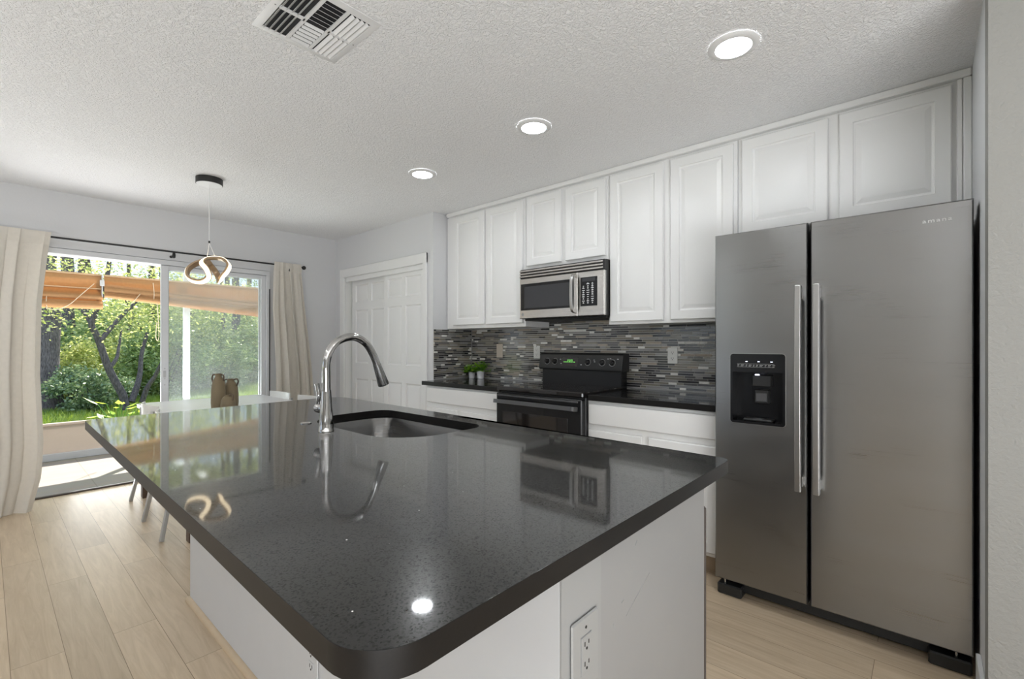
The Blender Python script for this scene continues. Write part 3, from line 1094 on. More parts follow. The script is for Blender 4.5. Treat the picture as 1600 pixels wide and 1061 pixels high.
pts = [(-3.325, 2.548), (-2.384, 2.548), (-2.384, YK - 0.006), (AX + 0.006, YK - 0.006), (AX + 0.006, YP - 0.004), (-3.325, YP - 0.004)]
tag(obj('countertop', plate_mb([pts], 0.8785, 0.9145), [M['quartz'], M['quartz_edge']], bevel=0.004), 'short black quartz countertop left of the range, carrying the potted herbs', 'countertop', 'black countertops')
pts = [(-1.617, 2.545), (-0.80, 2.545), (-0.80, YK - 0.006), (-1.617, YK - 0.006)]
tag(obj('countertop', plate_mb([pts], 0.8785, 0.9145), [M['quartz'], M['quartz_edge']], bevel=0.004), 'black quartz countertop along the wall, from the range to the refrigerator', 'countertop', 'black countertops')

# ================================================================== RANGE
RXA, RXB = -2.374, -1.626
rg = thing('range', 'black freestanding electric range between the two back counters', 'stove', ((RXA + RXB) / 2, 2.8, 0))
obj('body', MB().rbox(RXA + 0.004, RXB - 0.004, 2.545, 3.118, 0.03, 0.895, 0.004), M['black_soft'], rg)
mb = MB()
for x in (RXA + 0.06, RXB - 0.06):
    for y in (2.6, 3.05):
        obj('foot', MB().cyl((x, y, 0.0005), 0.018, 0.0295, n=12), M['black_soft'], rg)
ck = obj('cooktop', MB().rbox(RXA, RXB, 2.50, 3.02, 0.8955, 0.930, 0.007), M['black_glass'], rg)
mb = MB()
for x, y, r in ((-2.17, 2.66, 0.10), (-1.83, 2.66, 0.085), (-2.17, 2.90, 0.075), (-1.83, 2.90, 0.10)):
    k = 48
    vs, fs = [], []
    for j in range(k):
        a = 2 * PI * j / k
        vs += [(x + r * math.cos(a), y + r * math.sin(a), 0.9304), (x + (r - 0.003) * math.cos(a), y + (r - 0.003) * math.sin(a), 0.9304)]
    for j in range(k):
        q = (j + 1) % k
        fs.append((2 * j, 2 * q, 2 * q + 1, 2 * j + 1))
    obj('burner_ring', MB().add(vs, fs), M['burner'], ck, smooth=0)
od = obj('oven_door', MB().rbox(RXA + 0.004, RXB - 0.004, 2.495, 2.543, 0.235, 0.882, 0.006), M['black_gloss'], rg)
obj('window', MB().rbox(RXA + 0.07, RXB - 0.11, 2.4925, 2.4955, 0.36, 0.755, 0.001), M['black_glass'], od)
mb = MB()
path = [(RXA + 0.012, 2.492, 0.822), (RXA + 0.02, 2.462, 0.826), (RXA + 0.10, 2.452, 0.828), ((RXA + RXB) / 2, 2.449, 0.829), (RXB - 0.10, 2.452, 0.828), (RXB - 0.05, 2.462, 0.826), (RXB - 0.04, 2.492, 0.822)]
mb.tube(spline(path, 6), 0.012, sq=(0.010, 0.0135))
obj('handle', mb, M['grey_handle'], od, bevel=0.003)
obj('vent_trim', MB().rbox(RXA + 0.02, RXB - 0.03, 2.4905, 2.4945, 0.862, 0.872, 0.001), M['grey_handle'], od)
obj('storage_drawer', MB().rbox(RXA + 0.004, RXB - 0.004, 2.50, 2.543, 0.05, 0.228, 0.006), M['black_gloss'], rg)
# back panel, leaning control fascia
bk = MB()
bk.rbox(RXA + 0.022, RXB - 0.012, 3.022, 3.108, 0.90, 1.045, 0.004)
obj('backguard', bk, M['black_gloss'], rg)
cp = MB()
xa, xb = RXA + 0.004, RXB + 0.006
prof = [(3.000, 1.036), (2.995, 1.050), (3.020, 1.158), (3.034, 1.168), (3.110, 1.168), (3.110, 1.036)]
vs = [(xa, y, z) for y, z in prof] + [(xb, y, z) for y, z in prof]
n = len(prof)
fs = [(i, i + n, (i + 1) % n + n, (i + 1) % n) for i in range(n)] + [tuple(range(n)), tuple(range(2 * n - 1, n - 1, -1))]
cp.add(vs, fs)
cpo = obj('control_panel', cp, M['black_soft'], rg, bevel=0.006)
def fascia(x, z, off=0.0):
    k = (z - 1.050) / 0.108
    return Vector((x, 2.995 + 0.025 * k - off, z))
FN = Vector((0, -0.9742, 0.2255))
FR = Matrix(((1, 0, 0), (0, 0.2255, -0.9742), (0, 0.9742, 0.2255))).to_4x4()   # local z -> panel normal
for x in (-2.288, -2.212, -1.908, -1.785, -1.702):
    mb = MB()
    mb.lathe([(0.0195, 0.0), (0.0195, 0.004), (0.017, 0.006), (0.0155, 0.020), (0.013, 0.022)], n=24)
    mb.rbox(-0.0032, 0.0032, -0.0155, 0.0155, 0.020, 0.0265, 0.001)
    p = fascia(x, 1.1, 0.001)
    mb.xf(Matrix.Translation(p) @ FR)
    kn = obj('knob', mb, M['black_gloss'], cpo)
    r = MB()
    for j in range(28):
        a = 2 * PI * j / 28
        if -2.0 < a - PI * 1.5 < -1e9: continue
        rr = 0.0245
        r.box(rr * math.cos(a) - 0.0019, rr * math.cos(a) + 0.0019, rr * math.sin(a) - 0.0019, rr * math.sin(a) + 0.0019, 0, 0.0008)
    r.xf(Matrix.Translation(p) @ FR)
    obj('dial_marks', r, M['grey_mark'], kn, smooth=0)
mb = MB()
mb.rbox(-0.075, 0.075, -0.036, 0.036, 0.0, 0.0015, 0.0006)
mb.xf(Matrix.Translation(fascia(-2.07, 1.1, 0.001)) @ FR)
dsp = obj('clock_panel', mb, M['black_glass'], cpo)
mb = MB()
for i, x in enumerate((-0.020, -0.008, 0.006, 0.018)):
    segs_ = ((-0.003, 0.003, 0.0095, 0.0112), (-0.003, 0.003, -0.0008, 0.0008), (-0.003, 0.003, -0.0112, -0.0095), (0.0028, 0.0042, -0.010, 0.010)) if i % 2 else ((-0.003, 0.003, 0.0095, 0.0112), (0.0028, 0.0042, 0.0, 0.010), (-0.0042, -0.0028, -0.010, 0.0), (-0.003, 0.003, -0.0112, -0.0095), (-0.003, 0.003, -0.0008, 0.0008))
    for a, b_, c, d in segs_:
        mb.box(x + a, x + b_, c + 0.006, d + 0.006, 0.0015, 0.0019)
for x in (-0.055, -0.044, -0.033, 0.033, 0.044):
    mb.box(x - 0.003, x + 0.003, -0.004, 0.0, 0.0015, 0.0019)
mb.xf(Matrix.Translation(fascia(-2.07, 1.1, 0.001)) @ FR)
obj('clock_digits', mb, M['display'], dsp, smooth=0)
mb = MB()
for x, z in ((-2.15, 1.085), (-2.162, 1.118), (-1.855, 1.118), (-1.85, 1.105), (-1.965, 1.08), (-1.74, 1.128), (-1.72, 1.13), (-1.66, 1.128)):
    p = fascia(x, z, 0.0015)
    obj('printed_mark', MB().box(p.x - 0.006, p.x + 0.006, p.y - 0.0004, p.y + 0.0008, p.z - 0.002, p.z + 0.002), M['white_mark'], cpo, smooth=0)

# ================================================================== MICROWAVE
mw = thing('microwave', 'steel over-the-range microwave with black side, hung under the short cabinet', 'microwave', (-1.98, 2.95, 1.42))
MX0, MX1 = -2.350, -1.608
obj('case', MB().rbox(MX0 + 0.002, MX1 - 0.001, 2.765, YK - 0.014, 1.428, 1.808, 0.002), M['black_soft'], mw)
obj('underside', MB().rbox(MX0 + 0.01, MX1 - 0.01, 2.785, YK - 0.03, 1.416, 1.4275, 0.003), M['black_matte'], mw)
mb = MB()
mb.rbox(MX0, MX1, 2.742, 2.764, 1.737, 1.806, 0.003)
vg = obj('vent_grille', mb, M['black_soft'], mw)
mb = MB()
for z in (1.744, 1.765, 1.786):
    obj('louvre', MB().rbox(MX0 - 0.002, MX1 - 0.012, 2.735, 2.7415, z, z + 0.0125, 0.002), M['steel_mw'], vg)
c_w = [(MX0 + 0.022, -1.862, 1.498, 1.688, [(0, 0), (0.004, 0.004)])]
dr = obj('door', MB().slab(MX0, -1.822, 1.430, 1.735, 2.735, 2.764, c_w, ch=0.004), M['steel_mw'], mw, smooth=20)
obj('window', MB().rbox(MX0 + 0.012, -1.848, 2.7335, 2.738, 1.492, 1.694, 0.002), M['black_gloss'], dr)
obj('glass_screen', MB().rbox(MX0 + 0.05, -1.875, 2.7322, 2.7335, 1.508, 1.672, 0.0004), M['mw_glass'], dr)
mb = MB()
mb.tube(spline([(-1.835, 2.734, 1.716), (-1.837, 2.70, 1.705), (-1.838, 2.690, 1.66), (-1.838, 2.687, 1.585), (-1.838, 2.690, 1.51), (-1.837, 2.70, 1.470), (-1.835, 2.734, 1.460)], 6), 0.012, sq=(0.012, 0.010))
obj('handle', mb, M['steel_h'], dr, bevel=0.003)
mb = MB()
k = 20
mb.cyl((MX0 + 0.032, 2.7345, 1.462), 0.012, 0.002, 'Y', 20)
obj('round_badge', mb, M['grey_mark'], dr)
cf = obj('control_frame', MB().rbox(-1.820, MX1, 2.735, 2.764, 1.430, 1.735, 0.004), M['steel_mw'], mw)
kp = obj('keypad', MB().rbox(-1.795, -1.662, 2.7325, 2.7355, 1.497, 1.695, 0.001), M['black_gloss'], cf)
mb = MB()
rnd = random.Random(4)
for r in range(10):
    for c in range(3):
        x = -1.770 + c * 0.036
        z = 1.515 + r * 0.0145
        if r == 9 and c == 0: continue
        w_ = rnd.uniform(0.004, 0.011)
        mb.box(x - w_, x + w_, 2.7319, 2.7326, z, z + 0.0045)
        if rnd.random() < 0.5:
            mb.box(x - w_ * 0.6, x + w_ * 0.4, 2.7319, 2.7326, z + 0.0065, z + 0.0095)
obj('keypad_marks', mb, M['white_mark'], kp, smooth=0)
obj('clock_window', MB().rbox(-1.780, -1.678, 2.7317, 2.7326, 1.665, 1.688, 0.0003), M['mw_glass'], kp)

# ================================================================== REFRIGERATOR
fr = thing('refrigerator', 'stainless steel side-by-side refrigerator at the right end of the cabinets', 'refrigerator', (-0.33, 2.75, 0))
FX0, FXM0, FXM1, FX1 = -0.788, -0.3955, -0.3845, 0.1255
obj('cabinet', MB().rbox(FX0 + 0.006, FX1 - 0.006, 2.478, 3.09, 0.055, 1.755, 0.004), M['black_soft'], fr)
obj('base_grille', MB().rbox(FX0 + 0.11, FX1 - 0.12, 2.47, 2.50, 0.018, 0.082, 0.003), M['black_matte'], fr)
for x0, x1 in ((FX0 + 0.002, FX0 + 0.115), (FX1 - 0.125, FX1 - 0.002)):
    f = obj('foot_cover', MB().rbox(x0, x1, 2.425, 2.50, 0.0008, 0.052, 0.006), M['black_soft'], fr)
mb = MB()
for x, y in ((FX0 + 0.05, 3.0), (FX1 - 0.05, 3.0)):
    obj('rear_roller', MB().cyl((x, y, 0.0005), 0.025, 0.055, n=16), M['black_soft'], fr)
mb = MB()
for x in (FX0 + 0.035, FX1 - 0.045):
    obj('hinge', MB().cyl((x, 2.445, 0.05), 0.006, 0.038, n=12).rbox(x - 0.015, x + 0.02, 2.43, 2.46, 0.076, 0.083, 0.002), M['chrome'], fr)
for x0, x1 in ((FX0 - 0.006, FX0 + 0.03), (FX1 - 0.03, FX1 + 0.003)):
    obj('top_hinge_cover', MB().rbox(x0, x1, 2.477, 2.56, 1.757, 1.775, 0.003), M['grey_handle'], fr)
hole = (-0.709, -0.486, 0.866, 1.184, [(0, 0), (0.0, 0.072)])
fz = obj('freezer_door', MB().slab(FX0, FXM0, 0.088, 1.770, 2.40, 2.475, [hole], ch=0.005), M['steel'], fr, smooth=50)
fd = obj('fresh_food_door', MB().slab(FXM1, FX1, 0.088, 1.770, 2.40, 2.475, [], ch=0.005), M['steel'], fr, smooth=50)
def fridge_handle(xc, parent):
    mb = MB()
    path = []
    for k in range(25):
        t_ = k / 24
        z = 0.596 + t_ * 0.895
        bow = 0.010 * math.sin(PI * t_)
        path.append((xc, 2.349 - bow, z))
    mb.tube(path, 0.01, sq=(0.0115, 0.0165))
    h = obj('handle', mb, M['steel_h'], parent, bevel=0.003)
    for z in (0.63, 1.457):
        obj('handle_mount', MB().rbox(xc - 0.010, xc + 0.010, 2.3585, 2.4005, z - 0.022, z + 0.022, 0.003), M['steel_h'], h)
fridge_handle(-0.4215, fz)
fridge_handle(-0.3535, fd)
# dispenser: rounded flange, dark liner, control strip, paddle, tray
o_ = round_poly([(-0.7145, 0.860, 0.014), (-0.4805, 0.860, 0.014), (-0.4805, 1.190, 0.014), (-0.7145, 1.190, 0.014)], 6)
i_ = [(-0.704, 0.872), (-0.491, 0.872), (-0.491, 1.104), (-0.704, 1.104)]
mb = plate_mb([o_, i_], -0.0, 0.005)
mb.xf(Matrix(((1, 0, 0, 0), (0, 0, -1, 2.4), (0, 1, 0, 0), (0, 0, 0, 1))))
ds = obj('dispenser', mb, M['black_gloss'], fz)
o2 = round_poly([(-0.7165, 0.8575, 0.016), (-0.4785, 0.8575, 0.016), (-0.4785, 1.1925, 0.016), (-0.7165, 1.1925, 0.016)], 6)
mb = plate_mb([o2, o_], 0.0, 0.0028)
mb.xf(Matrix(((1, 0, 0, 0), (0, 0, -1, 2.4), (0, 1, 0, 0), (0, 0, 0, 1))))
obj('dispenser_rim', mb, M['steel_h'], ds)
mb = MB()
mb.box(-0.706, -0.489, 2.4705, 2.4715, 0.869, 1.181)
mb.box(-0.7085, -0.7045, 2.3995, 2.4715, 0.869, 1.181)
mb.box(-0.4905, -0.4865, 2.3995, 2.4715, 0.869, 1.181)
mb.box(-0.7085, -0.4865, 2.3995, 2.4715, 0.8665, 0.8715)
mb.box(-0.7085, -0.4865, 2.3995, 2.4715, 1.105, 1.1835)
obj('liner', mb, M['black_gloss'], ds)
mb = MB()
obj('nozzle_block', MB().rbox(-0.628, -0.545, 2.430, 2.470, 1.035, 1.090, 0.004), M['black_soft'], ds)
obj('paddle', MB().rbox(-0.620, -0.556, 2.440, 2.470, 0.955, 1.02, 0.004), M['black_soft'], ds)
obj('paddle_pad', MB().rbox(-0.612, -0.565, 2.436, 2.4395, 0.965, 1.004, 0.001), M['grey_handle'], ds)
mb = MB()
mb.rbox(-0.66, -0.535, 2.402, 2.470, 0.8720, 0.884, 0.004)
obj('drip_tray', mb, M['black_soft'], ds)
mb = MB()
mb.lathe([(0.024, 0), (0.024, 0.0012)], (-0.597, 2.428, 0.8842), 24)
obj('tray_grate', mb, M['grey_handle'], ds)
mb = MB()
for x in (-0.642, -0.590, -0.536):
    obj('indicator_lamp', MB().box(x - 0.0045, x + 0.0045, 2.3943, 2.3952, 1.152, 1.1555), M['led_blue'], ds, smooth=0)
obj('nozzle_lamp', MB().rbox(-0.612, -0.594, 2.42, 2.43, 1.088, 1.094, 0.001), M['led_blue'], ds, smooth=0)
mb = MB()
rnd = random.Random(8)
x = -0.682
while x < -0.528:
    w_ = rnd.uniform(0.006, 0.016)
    mb.box(x, x + w_, 2.3944, 2.3951, 1.136, 1.1385)
    mb.box(x, x + w_ * 0.7, 2.3944, 2.3951, 1.131, 1.1325)
    x += w_ + 0.006
mb.box(-0.684, -0.524, 2.3944, 2.3951, 1.1425, 1.1435)
mb.box(-0.684, -0.524, 2.3944, 2.3951, 1.1275, 1.1285)
obj('button_labels', mb, M['grey_mark'], ds, smooth=0)

def text_mesh(name, body, size, m, loc, parent, extrude=0.001, rot=(PI / 2, 0, 0), width=None):
    cu = bpy.data.curves.new(name, 'FONT')
    cu.body = body
    cu.size = size
    cu.extrude = extrude
    cu.offset = 0.0002
    cu.space_character = 1.25
    tmp = bpy.data.objects.new(name + '_curve', cu)
    COL.objects.link(tmp)
    bpy.context.view_layer.update()
    dg = bpy.context.evaluated_depsgraph_get()
    me = bpy.data.meshes.new_from_object(tmp.evaluated_get(dg))
    bpy.data.objects.remove(tmp)
    me.materials.clear()
    me.materials.append(m)
    if width:
        xs = [v.co.x for v in me.vertices]
        s = width / (max(xs) - min(xs))
        for v in me.vertices:
            v.co.x = (v.co.x - min(xs)) * s
    o = bpy.data.objects.new(name, me)
    COL.objects.link(o)
    o.parent = parent
    o.rotation_euler = rot
    o.location = Vector(loc) - world_loc(parent)
    return o
text_mesh('badge_lettering', 'amana', 0.021, M['white_mark'], (-0.016, 2.3985, 1.700), fd, 0.0012, width=0.084)

# ================================================================== ISLAND
ITOP = 0.915
ib = thing('kitchen_island', 'white kitchen island base under the long black countertop', 'island', (-1.57, 1.0, 0))
IX0, IX1 = -2.665, -0.472
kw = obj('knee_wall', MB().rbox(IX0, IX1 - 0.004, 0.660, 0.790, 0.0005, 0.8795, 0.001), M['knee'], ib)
obj('shaded_knee_end', MB().box(IX1 - 0.0038, IX1, 0.660, 0.7905, 0.0005, 0.8795), M['shaded_knee_end'], ib)  # added thin sheet that darkens the knee wall's end as shade
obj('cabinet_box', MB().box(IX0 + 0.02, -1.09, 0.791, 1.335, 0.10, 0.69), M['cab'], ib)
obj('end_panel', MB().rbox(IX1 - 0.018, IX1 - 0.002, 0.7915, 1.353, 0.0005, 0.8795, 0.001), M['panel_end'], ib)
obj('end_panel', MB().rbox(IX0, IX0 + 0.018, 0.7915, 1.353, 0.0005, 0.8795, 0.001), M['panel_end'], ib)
obj('face_frame', MB().rbox(IX0 + 0.019, -1.092, 1.336, 1.354, 0.10, 0.8795, 0.001), M['cab'], ib)
for a, b_ in ((-2.63, -2.13), (-2.10, -1.62), (-1.59, -1.11)):
    c = MB().slab(-b_, -a, 0.125, 0.70, -1.374, -1.356, [(-b_ + 0.055, -a - 0.055, 0.18, 0.645, raised)], ch=0.004)
    c.xf(Matrix.Rotation(PI, 4, 'Z'))
    obj('door', c, M['cab'], ib, smooth=20)
    obj('drawer', MB().rbox(a, b_, 1.356, 1.374, 0.735, 0.86, 0.004), M['cab'], ib)
obj('toe_kick', MB().box(IX0 + 0.019, -1.092, 1.28, 1.29, 0.001, 0.099), M['cab'], ib)
mb = MB()
for k in range(1):
    n = 6
    prof = [(0, 0)] + [(-0.019 * math.cos(a * PI / 2 / n), 0.019 * math.sin(a * PI / 2 / n)) for a in range(n + 1)]
    vs = [(IX0 - 0.008, 0.6598 + y, 0.0005 + z) for y, z in prof] + [(IX1 + 0.002, 0.6598 + y, 0.0005 + z) for y, z in prof]
    m_ = len(prof)
    fs = [(i, (i + 1) % m_, (i + 1) % m_ + m_, i + m_) for i in range(m_)] + [tuple(range(m_ - 1, -1, -1)), tuple(range(m_, 2 * m_))]
    mb.add(vs, fs)
obj('shoe_moulding', mb, M['shoe'], ib)
# faint scuffs on the end panel
mb = MB()
for y0, z0, y1, z1 in ((0.895, 0.665, 1.005, 0.715), (0.84, 0.665, 0.842, 0.672), (0.875, 0.70, 0.885, 0.703), (0.935, 0.800, 0.945, 0.808)):
    obj('scuff_mark', MB().tube([(IX1 - 0.0018, y0, z0), (IX1 - 0.0018, y1, z1)], 0.0008, 6), M['scuff'], ib)


dw = thing('dishwasher', 'dishwasher seen edge-on at the right end of the island, brown door edge', 'dishwasher', (-0.79, 1.1, 0))
obj('tub', MB().box(-1.088, -0.492, 0.80, 1.335, 0.08, 0.872), M['black_soft'], dw)
obj('kick_plate', MB().box(-1.085, -0.495, 1.28, 1.30, 0.0008, 0.079), M['black_soft'], dw)
obj('control_strip', MB().rbox(-1.088, -0.478, 1.336, 1.352, 0.775, 0.872, 0.002), M['black_gloss'], dw)
obj('door', MB().rbox(-1.088, -0.474, 1.3545, 1.376, 0.10, 0.772, 0.006), M['brown_edge'], dw)

outer = round_poly([(-2.660, 0.279, 0.035), (-0.411, 0.246, 0.076), (-0.411, 1.385, 0.035), (-2.712, 1.450, 0.11)], 10)
hole = round_poly([(-2.005, 0.895, 0.20), (-1.295, 0.895, 0.19), (-1.295, 1.312, 0.075), (-2.005, 1.312, 0.075)], 10)
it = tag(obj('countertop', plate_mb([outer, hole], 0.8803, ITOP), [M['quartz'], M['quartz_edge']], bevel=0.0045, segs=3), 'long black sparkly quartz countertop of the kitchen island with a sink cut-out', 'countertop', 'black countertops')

sk = thing('sink', 'undermount stainless steel sink set into the island countertop', 'sink', (-1.67, 1.1, 0.70))
def offset_loop(l, d):
    cx = sum(p[0] for p in l) / len(l); cy = sum(p[1] for p in l) / len(l)
    hw = max(abs(p[0] - cx) for p in l); hh = max(abs(p[1] - cy) for p in l)
    return [(cx + (p[0] - cx) * (hw + d) / hw, cy + (p[1] - cy) * (hh + d) / hh) for p in l]
mb = MB()
rings = [(0.030, 0.8796), (0.006, 0.8796), (0.003, 0.876), (-0.004, 0.73), (-0.012, 0.712), (-0.035, 0.702), (-0.13, 0.697)]
vs, fs = [], []
n = len(hole)
for d, z in rings:
    vs += [(p[0], p[1], z) for p in offset_loop(hole, d)]
for k in range(len(rings) - 1):
    for j in range(n):
        fs.append((k * n + j, k * n + (j + 1) % n, (k + 1) * n + (j + 1) % n, (k + 1) * n + j))
fs.append(tuple((len(rings) - 1) * n + j for j in range(n)))
mb.add(vs, fs)
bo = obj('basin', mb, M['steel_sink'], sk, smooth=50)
obj('drain', MB().lathe([(0.045, 0.0), (0.045, 0.003), (0.036, 0.004), (0.034, 0.001), (0.005, 0.0008)], (-1.67, 1.1, 0.6975), 28), M['chrome'], sk)

fc = thing('faucet', 'tall gooseneck pull-down chrome faucet standing behind the island sink', 'faucet', (-1.655, 0.835, ITOP))
FXc, FYc = -1.655, 0.835
obj('base', MB().lathe([(0.0275, 0.0004), (0.0275, 0.004), (0.0262, 0.006), (0.0255, 0.03), (0.0215, 0.09), (0.0180, 0.135), (0.0168, 0.150)], (FXc, FYc, ITOP), 32), M['chrome'], fc)
P_ = [(0, 1.066), (0, 1.12), (0.0, 1.165), (0.012, 1.208), (0.040, 1.243), (0.085, 1.262), (0.125, 1.260), (0.165, 1.236), (0.195, 1.192), (0.211, 1.155)]
path = spline([(FXc, FYc + a, z) for a, z in P_], 6)
obj('spout', MB().tube(path, 0.0148, 18), M['chrome'], fc)
a0, a1 = Vector((FXc, FYc + 0.2115, 1.1535)), Vector((FXc, FYc + 0.243, 1.070))
mb = MB().tube([a0, a0.lerp(a1, 0.08), a0.lerp(a1, 0.5), a0.lerp(a1, 0.93), a1], [0.0152, 0.0158, 0.0185, 0.0222, 0.0215], 24)
sp = obj('spray_head', mb, M['nickel'], fc)
mb = MB()
mb.tube([a0.lerp(a1, -0.02), a0.lerp(a1, 0.02)], 0.0162, 24)
obj('collar', mb, M['chrome'], sp)
obj('joint_ring', MB().lathe([(0.0172, 0), (0.0172, 0.004)], (FXc, FYc, ITOP + 0.148), 28), M['chrome'], fc)
mb = MB()
mb.tube([(FXc - 0.010, FYc - 0.004, 0.998), (FXc - 0.030, FYc - 0.008, 0.998), (FXc - 0.046, FYc - 0.011, 0.998), (FXc - 0.052, FYc - 0.012, 0.998)], [0.016, 0.0185, 0.017, 0.010], 20)
lv = obj('handle_hub', mb, M['chrome'], fc)
path = spline([(FXc - 0.044, FYc - 0.011, 1.008), (FXc - 0.036, FYc - 0.012, 1.025), (FXc - 0.033, FYc - 0.012, 1.045), (FXc - 0.038, FYc - 0.014, 1.070), (FXc - 0.042, FYc - 0.016, 1.088)], 6)
k = len(path)
obj('lever', MB().tube(path, [0.0065 + 0.0035 * (i / (k - 1)) for i in range(k)], 14), M['chrome'], lv)
tag(obj('hole_cover', MB().lathe([(0.022, 0.0004), (0.022, 0.003), (0.017, 0.006), (0.004, 0.0068)], (-1.883, 0.864, ITOP), 28), M['chrome']), 'small round chrome cap covering a hole in the countertop left of the faucet', 'cap')

# ================================================================== OUTLETS
def outlet(name, label, c, axis, m, w=0.072, h=0.117, kind='duplex', group=None):
    """plate built facing -Y at the origin, then turned"""
    t = thing(name, label, 'outlet' if kind != 'blank' else 'switch plate', c, 0 if axis == '-Y' else PI / 2, group)
    obj('plate', MB().rbox(-w / 2, w / 2, -0.006, -0.0004, -h / 2, h / 2, 0.003), m, t, local=True)
    if kind == 'blank':
        p = MB().rbox(-0.017, 0.017, -0.0078, -0.0062, -0.034, 0.034, 0.001)
        obj('rocker', p, m, t, local=True)
    elif kind == 'decora':
        obj('socket_face', MB().rbox(-0.0165, 0.0165, -0.0078, -0.0062, -0.034, 0.034, 0.001), m, t, local=True)
        for z in (-0.018, 0.018):
            s = MB()
            s.box(-0.0075, -0.0055, -0.0084, -0.0076, z - 0.002, z + 0.006)
            s.box(0.0055, 0.0075, -0.0084, -0.0076, z - 0.001, z + 0.006)
            s.cyl((0, -0.0084, z - 0.0075), 0.0026, 0.0008, 'Y', 10)
            obj('socket_slots', s, M['slot'], t, local=True, smooth=0)
        obj('screw', MB().cyl((0, -0.0068, 0.048), 0.0028, 0.0008, 'Y', 10), M['slot'], t, local=True, smooth=0)
        fr_ = MB()
        for a in ((-0.0175, -0.0165, -0.035, 0.035), (0.0165, 0.0175, -0.035, 0.035), (-0.0175, 0.0175, 0.034, 0.035), (-0.0175, 0.0175, -0.035, -0.034)):
            fr_.box(a[0], a[1], -0.0064, -0.0058, a[2], a[3])
        obj('seam', fr_, M['grey_mark'], t, local=True, smooth=0)
    else:
        for z in (-0.020, 0.020):
            s, q = MB(), MB()
            q.rbox(-0.0155, 0.0155, -0.0078, -0.0062, z - 0.014, z + 0.014, 0.001)
            s.box(-0.0080, -0.0055, -0.0086, -0.0076, z - 0.004, z + 0.007)
            s.box(0.0055, 0.0080, -0.0086, -0.0076, z - 0.003, z + 0.007)
            s.cyl((0, -0.0086, z - 0.008), 0.003, 0.001, 'Y', 10)
            q_ = obj('socket_face', q, m, t, local=True)
            obj('socket_slots', s, M['slot'], q_, local=True, smooth=0)
    return t
outlet('switch_plate', 'almond blank switch plate on the backsplash, right of the potted herbs', (-2.928, YK - 0.0087, 1.176), '-Y', M['plate_beige'], 0.078, 0.125, 'blank')
outlet('wall_outlet', 'white wall outlet on the backsplash just left of the range control panel', (-2.494, YK - 0.0087, 1.168), '-Y', M['plate_white'], 0.070, 0.112, 'decora', 'white outlets on the backsplash')
outlet('wall_outlet', 'white wall outlet on the backsplash above the counter beside the refrigerator', (-1.307, YK - 0.0087, 1.158), '-Y', M['plate_white'], 0.070, 0.112, 'duplex', 'white outlets on the backsplash')
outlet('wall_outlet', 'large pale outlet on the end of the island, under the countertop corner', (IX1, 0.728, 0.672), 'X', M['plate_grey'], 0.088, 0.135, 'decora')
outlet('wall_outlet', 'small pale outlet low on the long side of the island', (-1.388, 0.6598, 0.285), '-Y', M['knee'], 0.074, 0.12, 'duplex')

# ================================================================== POTTED HERBS
def potted_herb(c, label, seed, s=1.0):
    t = thing('potted_herb', label, 'plant', c, 0, 'small potted herbs')
    mb = MB()
    mb.lathe([(0.021 * s, 0.0004), (0.0235 * s, 0.004), (0.027 * s, 0.050 * s), (0.0285 * s, 0.055 * s), (0.0262 * s, 0.055 * s), (0.0255 * s, 0.046 * s)], c, 28)
    obj('pot', mb, M['pot'], t)
    obj('soil', MB().lathe([(0.0254 * s, 0.0), (0.0254 * s, 0.002), (0.004, 0.004)], (c[0], c[1], c[2] + 0.046 * s), 20), M['soil'], t)
    rnd = random.Random(seed)
    lf, st = MB(), MB()
    for k in range(46):
        a = rnd.uniform(0, 2 * PI); el = rnd.uniform(0.05, 1.45); L = rnd.uniform(0.04, 0.085) * s
        b0 = Vector((c[0] + 0.008 * math.cos(a), c[1] + 0.008 * math.sin(a), c[2] + 0.047 * s))
        tip = b0 + Vector((math.cos(a) * math.cos(el), math.sin(a) * math.cos(el), math.sin(el))) * L
        st.tube([b0, b0.lerp(tip, 0.5) + Vector((0, 0, 0.004)), tip], 0.0008, 5)
        for q in range(3):
            a2 = a + rnd.uniform(-1.2, 1.2)
            d = Vector((math.cos(a2), math.sin(a2), rnd.uniform(-0.2, 0.5))).normalized()
            side = d.cross(Vector((0, 0, 1))).normalized() * rnd.uniform(0.008, 0.014) * s
            ln_ = rnd.uniform(0.020, 0.032) * s
            up = Vector((0, 0, 0.003))
            p0 = b0.lerp(tip, rnd.uniform(0.6, 1.0))
            lf.add([p0, p0 + d * ln_ * 0.35 + side + up, p0 + d * ln_ * 0.7 + side * 0.8 + up, p0 + d * ln_, p0 + d * ln_ * 0.7 - side * 0.8 + up, p0 + d * ln_ * 0.35 - side + up, p0 + d * ln_ * 0.5],
                   [(0, 6, 1), (1, 6, 2), (2, 6, 3), (3, 6, 4), (4, 6, 5), (5, 6, 0)])
    obj('foliage', lf, M['herb'], t)
    obj('stems', st, M['herb_stem'], t)
potted_herb((-3.205, 3.04, ITOP), 'small green herb in a white pot, the left and smaller one of the two', 3, 1.12)
potted_herb((-3.122, 3.075, ITOP), 'small green herb in a white pot, the right and bigger one of the two', 11, 1.30)

